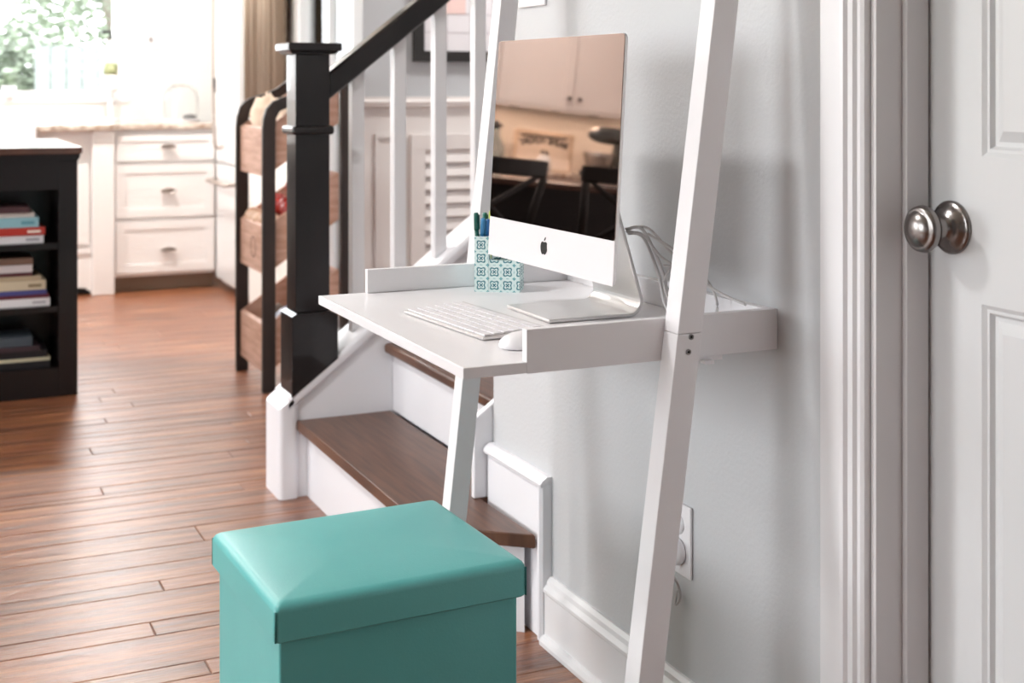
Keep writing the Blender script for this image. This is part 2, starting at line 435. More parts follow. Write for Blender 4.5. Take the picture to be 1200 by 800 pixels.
# ---- patio side wall (constant x) running from hall wall to fridge recess
PW0, PW1 = 5.10, 5.97
wp = MB(); wp.box(HX, HX+0.12, 6.05-0.08, 6.86, -0.012, H); wp.box(HX, HX+0.12, PW0, PW1, 2.12, H)
wp.box(HX, 2.45, 6.76, 6.86, -0.012, H) if False else None
struct('wall_patio', wp, white_wall)
w4 = window_y('window_4', HX+0.005, HX+0.085, 5.125, PW1, 0.02, 2.12, 2, 1)
struct('wall_fridge_recess', MB().box(2.4, 2.5, 6.74, KY, -0.012, H).box(HX+0.12, 2.4, 6.74, 6.86, -0.012, H), white_wall)

# ---- door and casing
mb = MB()
prof = [(1.536, WX), (1.536, WX-0.010), (1.500, WX-0.014), (1.482, WX-0.016), (1.480, WX-0.021), (1.470, WX-0.023), (1.466, WX-0.018), (1.456, WX-0.018), (1.452, WX-0.013), (1.446, WX-0.013), (1.441, WX-0.010), (1.441, WX)]
mb.prism([(x, y) for (y, x) in prof], 0, 2.12, 'z')
struct('trim_1', mb, trim_m)
mb = MB(); mb.prism([(x, DY1+DY0-y) for (y, x) in prof], 0, 2.12, 'z'); struct('trim_2', mb, trim_m)
struct('trim_3', MB().box(WX-0.02, WX, DY0-0.095, 1.536, 2.1201, 2.21), trim_m)
jm = mat('jamb_paint', '#dcd9da', 0.4, bump=(60, 0.05, 0.0005))
mb = MB(); mb.box(WX-0.0, WX+0.12, DY1-0.012, DY1-0.0005, 0, 2.049)
mb.box(WX+0.044, WX+0.082, DY1-0.022, DY1-0.012, 0, 2.049)
mb.box(WX, WX+0.12, DY0+0.0005, DY0+0.012, 0, 2.049)
struct('trim_4', mb, jm, bevel=0.0015)
door = MB()
dx0, dx1 = WX+0.086, WX+0.12
dya, dyb = DY0+0.016, DY1-0.016
# stiles, rails and raised panels of a six-panel door
st = 0.100; mid = 0.10
rails = [(0.012, 0.24), (0.835-0.0, 1.027), (1.62, 1.72), (1.93, 2.04)]
door.box(dx0, dx1, dyb-st, dyb, 0.012, 2.04); door.box(dx0, dx1, dya, dya+st, 0.012, 2.04)
ym = (dya+dyb)/2
for a, b_ in rails: door.box(dx0, dx1, dya+st, dyb-st, a, b_)
for (a, _), (c, _2) in zip([(r[1], 0) for r in rails[:-1]], [(r[0], 0) for r in rails[1:]]): door.box(dx0, dx1, ym-mid/2, ym+mid/2, a, c)
dr = struct('door_1', door, door_m)
for (a, c) in ((0.24, 0.835), (1.027, 1.62), (1.72, 1.93)):
    for (p, q) in ((dya+st, ym-mid/2), (ym+mid/2, dyb-st)):
        mb = MB()
        # sloped moulding and raised field
        def ring(i0, i1, x0_, x1_):
            A = [(p+i0, a+i0), (q-i0, a+i0), (q-i0, c-i0), (p+i0, c-i0)]; B = [(p+i1, a+i1), (q-i1, a+i1), (q-i1, c-i1), (p+i1, c-i1)]
            va = [mb.b.verts.new((x0_, yy, zz)) for yy, zz in A]; vb = [mb.b.verts.new((x1_, yy, zz)) for yy, zz in B]
            for i in range(4): mb.b.faces.new((va[i], va[(i+1) % 4], vb[(i+1) % 4], vb[i]))
            return vb
        ring(0, 0.006, dx0, dx0+0.004); ring(0.006, 0.010, dx0+0.004, dx0+0.004); ring(0.010, 0.014, dx0+0.004, dx0+0.010)
        ring(0.014, 0.020, dx0+0.010, dx0+0.010); vb = ring(0.020, 0.034, dx0+0.010, dx0+0.003); mb.b.faces.new(vb)
        mb.build('panel', door_m, dr)
kn = MB(); Mk = T(dx0, 1.379, 0.930) @ RY(-90)
kn.lathe([(0, 0), (0.036, 0), (0.036, 0.003), (0.033, 0.006), (0.031, 0.006), (0.029, 0.010), (0.020, 0.014), (0.015, 0.016), (0.0125, 0.020), (0.0115, 0.030),
          (0.0125, 0.035), (0.021, 0.038), (0.0285, 0.043), (0.0315, 0.050), (0.0300, 0.056), (0.0255, 0.0600), (0.0245, 0.0592), (0.0230, 0.0610), (0.016, 0.0660), (0.007, 0.0680), (0, 0.0682)], Mk, 48)
kn.build('door_knob', nickel_m, dr, loc=(dx0, 1.379, 0.930))

# ---- baseboard along the desk wall
bprof = lambda t: [(WX, 0.0), (WX-0.017-0.012, 0.0), (WX-0.029, 0.008), (WX-0.024, 0.016), (WX-0.017, 0.019), (WX-0.017, 0.100), (WX-0.020, 0.104), (WX-0.020, 0.110), (WX-0.013, 0.118), (WX-0.011, 0.126), (WX-0.005, 0.133), (WX, 0.133)]
struct('baseboard_right', MB().prism(bprof(0), 1.5365, 2.4095, 'y'), trim_m)
# raised end block of the stair skirting on the wall face
sb = MB()
sb.box(WX-0.0145, WX-0.001, 2.4375, 2.699, 0.001, 0.3175)
sb.prism([(WX-0.0005, 0.318), (WX-0.020, 0.318), (WX-0.024, 0.312), (WX-0.026, 0.318), (WX-0.020, 0.326), (WX-0.010, 0.332), (WX-0.0005, 0.332)], 2.41, 2.70, 'y')
sb.prism([(WX-0.0005, 2.41), (WX-0.020, 2.41), (WX-0.026, 2.416), (WX-0.020, 2.424), (WX-0.022, 2.432), (WX-0.014, 2.438), (WX-0.0005, 2.438)], 0.0, 0.3178, 'z')
struct('trim_5', sb, stairw_m)

# ================================================================ STAIRCASE
sc = thing('staircase', (1.1, 3.1, 0), 'white staircase with dark brown wooden treads climbing beside the desk wall', 'stairs')
RI, RU = 0.193, 0.248
nsteps = 8
YN, YF = 2.70, 3.545
for i in range(nsteps):
    xn = 0.986+RU*i; z = 0.210+(RI-0.002)*i
    z0 = 0.0 if i == 0 else 0.210+(RI-0.002)*(i-1)
    mb = MB()
    if i == 0:
        mb.prism([(xn, YF-0.002), (xn, 2.585), (WX-0.024, 2.436), (WX-0.0285, 2.7), (WX-0.0285, 2.703), (xn+RU+0.02, 2.703), (xn+RU+0.02, YF-0.002)], z-0.028, z, 'z')
        mb.build('tread', tread_m, sc, bevel=0.010, seg=3)
        MB().prism([(xn+0.03, YF-0.002), (xn+0.03, 2.60), (WX-0.0305, 2.475), (WX-0.0305, 2.703), (xn+RU, 2.703), (xn+RU, YF-0.002)], 0.0, z-0.029, 'z').build('riser', stairw_m, sc)
    else:
        mb.box(xn, xn+RU+0.02, 2.722, YF-0.002, z-0.028, z); mb.build('tread', tread_m, sc, bevel=0.010, seg=3)
        MB().box(xn+0.028, xn+0.046, 2.722, YF-0.002, z0+0.0005, z-0.029).build('riser', stairw_m, sc)
# near skirt board poking out past the wall end
MB().prism([(1.152, 0.2105), (1.152, 0.385), (1.20, 0.42), (3.0, 1.83), (3.0, 1.6), (1.35, 0.2105)], 2.7035, 2.7215, 'y').build('skirt_board', stairw_m, sc, bevel=0.003)
capz = lambda x: 0.287+0.775*(x-0.978)
# knee wall on the far side, its rounded cap and vertical end trim
MB().prism([(0.958, 0), (0.958, 0.235), (3.0, capz(3.0)-0.045), (3.0, 0)], 3.552, 3.672, 'y').build('knee_wall', stairw_m, sc)
def swept_cap():
    mb = MB(); h_ = 0.046; prof_ = []
    for cy, cz, a0 in ((3.672, h_-0.016, 0), (3.552, h_-0.016, 90), (3.552, 0.016, 180), (3.672, 0.016, 270)):
        for k in range(6):
            a_ = math.radians(a0+18*k); prof_.append((cy+0.016*math.cos(a_), cz+0.016*math.sin(a_)))
    rings_ = []
    for x_, dz in ((0.962, 0.0), (3.0, 0.0)):
        rings_.append([mb.b.verts.new((x_, p[0], capz(x_)-h_+p[1])) for p in prof_])
    n_ = len(prof_)
    for i_ in range(n_):
        f_ = mb.b.faces.new((rings_[0][i_], rings_[0][(i_+1) % n_], rings_[1][(i_+1) % n_], rings_[1][i_])); f_.smooth = True
    F1 = mb.b.faces.new(rings_[0]); F2 = mb.b.faces.new(rings_[1][::-1])
    for e_ in list(F1.edges)+list(F2.edges): e_.smooth = False
    return mb
swept_cap().build('wall_cap', stairw_m, sc)
mb = MB(); prof_ = rrect(0.935, 0.990, 3.536, 3.688, 0.014, 5)
lo_ = [mb.b.verts.new((x_, y_, 0.0)) for x_, y_ in prof_]; hi_ = [mb.b.verts.new((x_, y_, min(0.258+0.775*(x_-0.955), capz(x_)-0.004))) for x_, y_ in prof_]
for i_ in range(len(prof_)):
    f_ = mb.b.faces.new((lo_[i_], lo_[(i_+1) % len(prof_)], hi_[(i_+1) % len(prof_)], hi_[i_])); f_.smooth = True
F1 = mb.b.faces.new(lo_[::-1]); F2 = mb.b.faces.new(hi_)
for e_ in list(F1.edges)+list(F2.edges): e_.smooth = False
mb.build('end_trim', stairw_m, sc)
MB().prism([(0.985, 0), (0.985, capz(0.985)-0.0445), (3.0, capz(3.0)-0.0445), (3.0, 0)], 3.5455, 3.5515, 'y').build('stringer_panel', stairw_m, sc)

rail_m = mat('polished_espresso_wood', '#0a0606', 0.3, vary=('#1b1414', 12, 0.6, (1, 1, 0.2)), bump=(60, 0.05, 0.0004, (1, 1, 0.1)), coat=0.45, spec=0.3)
# ---- railing
rl = thing('stair_railing', (1.03, 3.6, 0.29), 'dark brown newel post and sloping handrail on white square balusters', 'railing')
def zc(x): return capz(x)
MB().prism([(0.970, 0.272), (0.970, 0.492), (0.985, 0.50), (1.078, 0.50), (1.100, 0.492), (1.100, capz(1.10)-0.012)], 3.528+0.006, 3.655, 'y').build('newel_base', rail_m, rl, bevel=0.003)
MB().box(0.984, 1.080, 3.548, 3.642, 0.5005, 1.205).build('newel_post', rail_m, rl, bevel=0.002)
MB().box(0.972, 1.092, 3.536, 3.654, 0.985, 1.010).build('collar', rail_m, rl, bevel=0.009, seg=3)
mb = MB(); mb.box(0.958, 1.108, 3.522, 3.668, 1.214, 1.236); mb.prism([(0.972, 1.2055), (1.094, 1.2055), (1.104, 1.214), (0.962, 1.214)], 3.534, 3.656, 'y')
mb.build('newel_cap', rail_m, rl, bevel=0.004)
hb = lambda x: 1.125+0.785*(x-1.145)
prof_r = []
mb = MB()
mb.prism([(1.081, hb(1.081)), (1.081, hb(1.081)+0.078), (2.9, hb(2.9)+0.078), (2.9, hb(2.9))], 3.572, 3.642, 'y')
mb.build('handrail', rail_m, rl, bevel=0.010, seg=3)
BX = [1.158+0.1245*k for k in range(13)]
for bx in BX:
    MB().prism([(bx, capz(bx)+0.0005), (bx, hb(bx)-0.0005), (bx+0.036, hb(bx+0.036)-0.0005), (bx+0.036, capz(bx+0.036)+0.0005)], 3.589, 3.625, 'y').build('baluster', trim_m, rl, bevel=0.0015)

# ================================================================ LADDER DESK
dk = thing('ladder_desk', (1.0, 1.98, 0), 'white leaning ladder desk standing against the grey wall', 'desk')
NY, FY = 1.65, 2.327
mb = MB(); mb.prism([(0.687, NY), (0.687, FY), (WX-0.0005, FY), (WX-0.0005, NY+0.015), (0.781, NY+0.015), (0.781, NY)], 0.7265, 0.742, 'z')
mb.build('desktop', desk_m, dk, bevel=0.0012)
MB().box(0.781, WX-0.0005, NY, NY+0.0148, 0.7255, 0.786).build('side_panel', desk_m, dk, bevel=0.001)
MB().box(0.775, WX-0.0005, FY-0.013, FY-0.0002, 0.7422, 0.785).build('side_panel', desk_m, dk, bevel=0.001)
MB().box(WX-0.015, WX-0.0005, NY+0.015, FY-0.0132, 0.7422, 0.785).build('back_rail', desk_m, dk, bevel=0.001)
def upright(xf, y0, y1, dep, zs):
    for a, b_ in zs:
        MB().prism([(xf(a), a), (xf(b_), b_), (xf(b_)+dep, b_), (xf(a)+dep, a)], y0, y1, 'y').build('upright', desk_m, dk, bevel=0.0015)
nearx = lambda z: 0.935+0.1325*(z-0.29)
farx = lambda z: 0.9425+0.1105*(z-0.335)
upright(nearx, 1.612, NY-0.0003, 0.0405, ((0.0, 0.7685), (0.7690, 2.0)))
upright(farx, FY, 2.365, 0.0375, ((0.0, 0.7685), (0.7690, 2.0)))
# upper shelves, above the frame
for zz, dp in ((1.50, 0.20), (1.86, 0.12)):
    MB().box(WX-dp, WX-0.001, NY, FY, zz, zz+0.016).build('shelf', desk_m, dk, bevel=0.001)
for (xx, zz) in ((nearx(0.776)+0.021, 0.764), (nearx(0.75)+0.020, 0.743)):
    s = MB(); s.lathe([(0, 0), (0.0042, 0), (0.0042, 0.0012), (0.0030, 0.0018), (0.0030, 0.0010), (0, 0.0010)], T(xx, 1.612, zz) @ RX(90), 16); s.build('screw', steel_m, dk)
    s2 = MB(); s2.lathe([(0, 0), (0.0018, 0), (0.0018, 0.0003), (0, 0.0003)], T(xx, 1.6108, zz) @ RX(90), 6); s2.build('screw_socket', black_m, dk)
MB().box(1.062, 1.078, 1.640, 1.652, 0.716, 0.7210).build('bracket_tab', desk_m, dk)
MB().box(1.05, 1.10, 1.652, 1.70, 0.7185, 0.7264).build('bracket', desk_m, dk)

# ================================================================ DESKTOP COMPUTER
ZD = 0.742
cm = thing('desktop_computer', (1.03, 1.98, ZD), 'silver all-in-one computer with a black glass screen on the white desk', 'computer')
tilt = 3.3; yaw = 1.8
# local frame: x right across the screen (towards -Y world), y up the screen, z out of the screen (towards -X)
Wd, Hd = 0.425, 0.373
e_x = Vector((0, -1, 0)); e_y = Vector((math.sin(math.radians(tilt)), 0, math.cos(math.radians(tilt)))); e_z = e_x.cross(e_y)
Rm = Matrix((e_x, e_y, e_z)).transposed().to_4x4()
Rm = RZ(yaw) @ Rm
org = Vector((0.952, 1.716, 0.825))      # bottom right front corner
Ms = T(*org) @ Rm @ T(-Wd, 0, 0)
CH = 0.0665    # chin height
mb = MB(); mb.prism(rrect(0, Wd, 0, Hd, 0.010), -0.005, -0.0006, 'z', Ms); mb.build('casing', alu_m, cm)
# bulged back shell
mb = MB(); nx, ny = 16, 12; grid = []
for j in range(ny+1):
    row = []
    for i in range(nx+1):
        u = i/nx; v = j/ny
        b_ = max(0.0, (1-abs(2*u-1)**2.2))*max(0.0, (1-abs(2*v-0.96)**2.2 if abs(2*v-0.96) < 1 else 0))
        row.append(mb.b.verts.new(Ms @ Vector((0.004+(Wd-0.008)*u, 0.004+(Hd-0.008)*v, -0.0052-0.036*b_**0.8))))
    grid.append(row)
for j in range(ny):
    for i in range(nx): mb.b.faces.new((grid[j][i], grid[j][i+1], grid[j+1][i+1], grid[j+1][i]))
mb.build('back_shell', alu_m, cm, smooth=True)
mb = MB(); mb.prism(rrect(0.0004, Wd-0.0004, 0.0002, CH, 0.0015), -0.0006, 0.0004, 'z', Ms); mb.build('chin', chin_m, cm)
mb = MB(); mb.prism(rrect(0.0004, Wd-0.0004, CH+0.0001, Hd-0.0004, 0.006), -0.0006, 0.0008, 'z', Ms); mb.build('screen', screen_m, cm)
# fruit-shaped emblem, black, standing on the chin
def closed_spline(ctrl, n=8):
    out = []; m = len(ctrl)
    for i in range(m):
        p0, p1, p2, p3 = (Vector(ctrl[(i+k-1) % m]) for k in range(4))
        for t in range(n):
            t /= n; out.append(tuple(0.5*((2*p1)+(-p0+p2)*t+(2*p0-5*p1+4*p2-p3)*t*t+(-p0+3*p1-3*p2+p3)*t**3)))
    return out
body = closed_spline([(0, 0.62), (0.28, 0.72), (0.62, 0.66), (0.80, 0.50), (0.60, 0.26), (0.60, -0.02), (0.86, -0.26), (0.66, -0.66), (0.34, -0.92), (0, -0.84), (-0.34, -0.92), (-0.70, -0.60), (-0.90, -0.05), (-0.78, 0.48), (-0.42, 0.72)], 5)
leaf = closed_spline([(0.02, 0.82), (0.08, 1.10), (0.36, 1.34), (0.32, 1.04)], 5)
ex, ey, es = 0.206, 0.034, 0.0125
em = MB()
for poly in (body, leaf):
    em.prism([(ex+es*x, ey+es*y) for x, y in poly], 0.0004, 0.0010, 'z', Ms)
bmesh.ops.triangulate(em.b, faces=em.b.faces)
em.build('emblem', black_m, cm)
# stand: foot, bend and neck as a bent sheet
def sheet(path, th, y0, y1):
    mb = MB(); up_, dn = [], []
    for i, p in enumerate(path):
        a = Vector(path[max(i-1, 0)]); b_ = Vector(path[min(i+1, len(path)-1)]); t = (b_-a).normalized(); n = Vector((-t.y, t.x))
        up_.append(tuple(Vector(p)+n*th/2)); dn.append(tuple(Vector(p)-n*th/2))
    mb.prism(up_+dn[::-1], y0, y1, 'y'); return mb
path = [(0.938, ZD+0.0035), (1.0, ZD+0.0035), (1.085, ZD+0.0035)]
for k in range(1, 9):
    a = math.radians(-90+107*k/8); path.append((1.085+0.022*math.cos(a), ZD+0.0255+0.022*math.sin(a)))
ex0, ez0 = path[-1]
path += [(ex0-0.030, ez0+0.098), (ex0-0.050, ez0+0.163), (ex0-0.062, ez0+0.20)]
st_ = sheet(path, 0.0062, 1.898, 2.062)
st_.build('stand', alu_m, cm, bevel=0.0018, seg=2)
MB().lathe([(0, 0), (0.012, 0), (0.012, 0.03), (0, 0.03)], T(ex0-0.060, 1.98, ez0+0.165) @ RY(-90), 20).build('hinge', alu_m, cm)
MB().lathe([(0.0, 0), (0.010, 0), (0.010, 0.0012), (0.0, 0.0012)], T(ex0-0.0275, 1.915, ez0+0.105) @ RY(73), 20).build('cable_port', black_m, cm)

# cables behind the computer
def catmull(pts, n=8):
    P = [Vector(p) for p in pts]; P = [P[0]]+P+[P[-1]]; out = []
    for i in range(1, len(P)-2):
        for k in range(n):
            t = k/n; p0, p1, p2, p3 = P[i-1:i+3]
            out.append(0.5*((2*p1)+(-p0+p2)*t+(2*p0-5*p1+4*p2-p3)*t*t+(-p0+3*p1-3*p2+p3)*t**3))
    out.append(P[-2]); return out
cables = thing('cable_bundle', (1.13, 1.83, ZD), 'bundle of pale grey cables looping down behind the computer onto the desk', 'cables')
px, pz = ex0-0.018, ez0+0.11
for k, pts in enumerate((
    [(px, 1.912, pz), (px+0.012, 1.885, pz+0.002), (1.118, 1.862, 0.835), (1.130, 1.845, 0.775), (1.140, 1.835, 0.747), (1.150, 1.80, 0.752), (1.140, 1.775, 0.80), (1.122, 1.80, 0.850), (px+0.014, 1.87, pz-0.004)],
    [(px, 1.915, pz-0.004), (px+0.014, 1.882, pz-0.008), (1.112, 1.845, 0.845), (1.136, 1.79, 0.820), (1.150, 1.73, 0.80), (1.160, 1.68, 0.79)],
    [(px, 1.910, pz-0.006), (px+0.016, 1.888, pz-0.012), (1.120, 1.868, 0.815), (1.126, 1.855, 0.765), (1.134, 1.83, 0.7465), (1.16, 1.78, 0.7465), (1.165, 1.70, 0.748)],
    [(1.12, 1.852, 0.83), (1.145, 1.82, 0.825), (1.152, 1.79, 0.79), (1.145, 1.80, 0.755), (1.130, 1.83, 0.760), (1.120, 1.85, 0.80), (1.128, 1.84, 0.83)],
    [(px, 1.918, pz), (px+0.02, 1.88, pz+0.004), (1.125, 1.83, 0.85), (1.150, 1.77, 0.815), (1.155, 1.75, 0.77), (1.150, 1.80, 0.748)])):
    MB().tube(catmull(pts), (0.0028, 0.0023, 0.0028, 0.002, 0.0022)[k], 8).build('cable', cable_m, cables)
MB().tube([(1.128, 1.848, 0.800), (1.150, 1.815, 0.806)], 0.006, 10).build('cable_tie', white_plastic, cables)

# ---- keyboard
kb = thing('keyboard', (0.83, 1.955, ZD), 'thin white keyboard with rows of white keys on the desk', 'keyboard')
Mkb = T(0.762, 2.087, ZD+0.001) @ Matrix.Rotation(math.atan2(-0.273, 0.024), 4, 'Z')
# local x runs along the width (towards -Y), local y towards the wall (+X)
KWd, KDp = 0.276, 0.113
mb = MB(); mb.prism([(0, 0), (0, 0.004), (KDp, 0.010), (KDp, 0)], 0, KWd, 'x', Mkb); mb.build('keyboard_base', alu_m, kb, bevel=0.001)
rowsn = [14, 14, 13, 12, 11]
for r_, n_ in enumerate(rowsn+[8]):
    yy = KDp-0.008-0.0165*(r_+1)-0.0; pitch = (KWd-0.010)/n_
    zz = 0.004+0.006*(yy+0.008)/KDp
    widths = [pitch]*n_
    if r_ == 5: widths = [0.019, 0.019, 0.023, 0.095, 0.023, 0.019, 0.034, 0.034]
    x = 0.005
    for wv in widths:
        mk = MB(); mk.box(x+0.001, x+wv-0.001, yy, yy+0.0145, zz, zz+0.0022, Mkb); mk.build('key', key_m, kb); x += wv
# ---- mouse
mo = MB(); nu, nv = 16, 8; ring_prev = None
Mm = T(0.842, 1.748, ZD+0.0015) @ RZ(3)
vs = []
for j in range(nv+1):
    t = j/nv; rr = math.cos(t*PI/2)**0.55 if j < nv else 0.02; z = 0.019*math.sin(t*PI/2)
    vs.append([mo.b.verts.new(Mm @ Vector((0.0575*rr*abs(math.cos(a))**0.8*math.copysign(1, math.cos(a)), 0.029*rr*abs(math.sin(a))**0.8*math.copysign(1, math.sin(a)), z+(0.002 if j else 0)))) for a in [2*PI*i/nu+0.01 for i in range(nu)]])
for A, B in zip(vs, vs[1:]):
    for i in range(nu): mo.b.faces.new((A[i], A[(i+1) % nu], B[(i+1) % nu], B[i]))
mo.b.faces.new(vs[-1]); mo.b.faces.new(vs[0][::-1])
ms = thing('computer_mouse', (0.842, 1.748, ZD), 'white rounded computer mouse beside the keyboard', 'mouse')
mo.build('shell', white_plastic, ms, smooth=True)
MB().lathe([(0, 0), (1, 0), (1, 0.0015), (0, 0.0015)], T(0.842, 1.748, ZD) @ Matrix.Diagonal((0.050, 0.025, 1, 1)), 24).build('mouse_base', black_m, ms)

# ---- aqua pen holder
ph = thing('pen_holder', (1.0, 2.26, ZD), 'aqua patterned card pen holder with a tall pen slot and low tray', 'pen holder')
ang = math.degrees(math.atan2(-0.041, 0.063))
Mp = T(0.961, 2.254, ZD) @ RZ(ang)
def open_box(w_, d_, h_, M, name, x0=0, y0=0):
    mb = MB(); t = 0.002
    uvl = mb.b.loops.layers.uv.new('UVMap')
    mb.box(x0, x0+w_, y0, y0+t, 0, h_, M); mb.box(x0, x0+w_, y0+d_-t, y0+d_, 0, h_, M); mb.box(x0, x0+t, y0+t, y0+d_-t, 0, h_, M); mb.box(x0+w_-t, x0+w_, y0+t, y0+d_-t, 0, h_, M)
    mb.box(x0+t, x0+w_-t, y0+t, y0+d_-t, 0, 0.002, M)
    Mi = M.inverted()
    for f in mb.b.faces:
        for l in f.loops:
            p = Mi @ l.vert.co; l[uvl].uv = (p.x+p.y, p.z)
    return mb.build(name, pattern_m, ph)
open_box(0.026, 0.055, 0.101, Mp, 'pen_cup')
open_box(0.057, 0.055, 0.058, Mp, 'tray', x0=0.0265)
lid = MB(); uvl = lid.b.loops.layers.uv.new('UVMap'); lid.box(0.0285, 0.0815, 0.0025, 0.0525, 0.050, 0.052, Mp)
for f in lid.b.faces:
    for l in f.loops: l[uvl].uv = ((Mp.inverted() @ l.vert.co).x, (Mp.inverted() @ l.vert.co).y)
lid.build('tray_insert', pattern_m, ph)
pens = [('#145c50', 0.006, 0.010, 0.140, -2, 'dark green pen standing leftmost in the aqua pen holder'), ('#3f86b8', 0.012, 0.010, 0.130, 1, 'light blue pen in the middle of the aqua pen holder'),
        ('#2b6fae', 0.019, 0.014, 0.128, 2, 'deep blue pen right of the light blue one in the pen holder'), ('#1c6a5c', 0.014, 0.032, 0.138, 0, 'dark teal pen at the back of the aqua pen holder'),
        ('#c6d54a', 0.020, 0.026, 0.142, 3, 'yellow-green pen standing rightmost in the aqua pen holder')]
for k, (c, xx, yy, hh, tl, lab) in enumerate(pens):
    pm = mat('pen_plastic_'+c[1:], c, 0.3, bump=(100, 0.02, 0.0002))
    M = Mp @ T(xx, yy, 0.004) @ RY(tl)
    e = thing('pen', (Mp @ Vector((xx, yy, 0.004))), lab, 'pen', 'pens in the aqua holder')
    MB().lathe([(0, 0), (0.0035, 0.001), (0.0042, 0.004), (0.0042, hh-0.032), (0, hh-0.032)], M, 12).build('barrel', pm, e)
    m2 = MB(); m2.lathe([(0, hh-0.0319), (0.0048, hh-0.0319), (0.0048, hh-0.003), (0.0035, hh), (0, hh)], M, 12); m2.box(0.0049, 0.0062, -0.0013, 0.0013, hh-0.030, hh-0.004, M); m2.build('cap', pm, e)

# ================================================================ OTTOMAN
ot = thing('storage_ottoman', (0.670, 2.015, 0), 'teal faux-leather cube storage stool with a padded lid, on the wooden floor', 'ottoman')
OX0, OX1, OY0, OY1 = 0.471, 0.869, 1.840, 2.190
mb = MB(); mb.box(OX0+0.010, OX1-0.012, OY0+0.010, OY1-0.010, 0.0, 0.3375); mb.build('box_body', teal_m, ot, bevel=0.004, seg=3)
lidb = bmesh.new(); n = 14
z0, z1 = 0.338, 0.396
g = {}
def soft(t, R): return t
# rounded padded lid
mb = MB(); prof = [(0.003, z0), (0.000, z0+0.003), (0.000, z0+0.042), (0.0010, z0+0.047), (0.0038, z0+0.0515), (0.0085, z0+0.0545), (0.0150, z0+0.0560), (0.04, z0+0.0580), (0.09, z0+0.0600), (0.14, z0+0.0605)]
rings = []
for ins, z in prof:
    rr = max(0.009-ins*0.2, 0.006)
    pts = rrect(OX0+ins, OX1-ins, OY0+ins, OY1-ins, rr, 6)
    rings.append([mb.b.verts.new((x, y, z)) for x, y in pts])
for A, B in zip(rings, rings[1:]):
    for i in range(len(A)):
        f = mb.b.faces.new((A[i], A[(i+1) % len(A)], B[(i+1) % len(A)], B[i])); f.smooth = True
f = mb.b.faces.new(rings[-1]); f.smooth = True; mb.b.faces.new(rings[0][::-1])
o = mb.build('padded_lid', teal_m, ot); md = o.modifiers.new('normals', 'WEIGHTED_NORMAL'); md.weight = 80
# corner seams of the lid
for (x, y) in ((OX0+0.0018, OY0+0.0018), (OX1-0.0018, OY0+0.0018), (OX0+0.0018, OY1-0.0018), (OX1-0.0018, OY1-0.0018)):
    MB().tube([(x, y, z0+0.002), (x, y, z0+0.025), (x, y, z0+0.045)], 0.0014, 6).build('seam', teal_seam, ot)

ot.rotation_euler.z = math.radians(2.2)

# ================================================================ OUTLET, SWITCH
oc = MB(); oc.box(WX-0.006, WX-0.0005, 1.884, 1.956, 0.300, 0.420)
ou = thing('wall_outlet', (WX, 1.904, 0.30), 'white electrical outlet low on the wall behind the ladder leg', 'outlet')
oc.build('cover_plate', white_plastic, ou, bevel=0.0025, seg=2)
MB().lathe([(0, 0), (0.017, 0), (0.017, 0.0015), (0, 0.0015)], T(WX-0.006, 1.920, 0.385) @ RY(-90), 24).build('socket_face', white_plastic, ou)
pl = thing('power_plug', (WX-0.02, 1.904, 0.33), 'white round plug pushed into the wall outlet with its cord hanging', 'plug')
mb = MB(); mb.lathe([(0, 0), (0.022, 0), (0.023, 0.004), (0.021, 0.012), (0.012, 0.015), (0, 0.016)], T(WX-0.0078, 1.918, 0.340) @ RY(-90), 24); mb.build('plug_body', white_plastic, pl)
MB().lathe([(0, 0), (0.004, 0), (0.004, 0.0006), (0, 0.0006)], T(WX-0.0238, 1.916, 0.343) @ RY(-90), 12).build('indicator', black_m, pl)
MB().tube(catmull([(WX-0.020, 1.918, 0.322), (WX-0.026, 1.910, 0.31), (WX-0.012, 1.912, 0.285), (WX-0.006, 1.915, 0.262), (WX-0.012, 1.92, 0.25), (WX-0.006, 1.925, 0.27)]), 0.0022, 8).build('cord', cable_m, pl)
sw = thing('light_switch', (WX, 2.49, 1.283), 'white wall plate seen above the computer screen', 'switch')
MB().box(WX-0.007, WX-0.0005, 2.432, 2.556, 1.283, 1.40).build('cover_plate', white_plastic, sw, bevel=0.002)
for yy in (2.465, 2.52): MB().box(WX-0.0105, WX-0.007, yy-0.016, yy+0.016, 1.308, 1.375).build('rocker', white_plastic, sw, bevel=0.001)

# ================================================================ HALL: louvre panel and memo board
lv = thing('louvered_panel', (2.15, HY-0.03, 0.10), 'pale louvered panel with wide slats in the wainscot behind the balusters', 'louver')
LX0, LX1, LZ0, LZ1 = 1.845, 2.56, 0.145, 0.925
mb = MB(); frame_ring(mb, LX0, LX1, LZ0, LZ1, HY-0.034, HY-0.0125, 0.062); mb.build('frame', wains_m, lv, bevel=0.002)
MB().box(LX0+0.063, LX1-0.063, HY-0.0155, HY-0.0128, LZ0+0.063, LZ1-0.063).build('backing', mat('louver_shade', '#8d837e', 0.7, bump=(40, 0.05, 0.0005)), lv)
z = LZ1-0.062-0.050
while z > LZ0+0.06:
    MB().prism([(HY-0.036, z+0.000), (HY-0.033, z-0.004), (HY-0.0158, z+0.046), (HY-0.0185, z+0.050)], LX0+0.0625, LX1-0.0625, 'x').build('slat', wains_m, lv); z -= 0.054
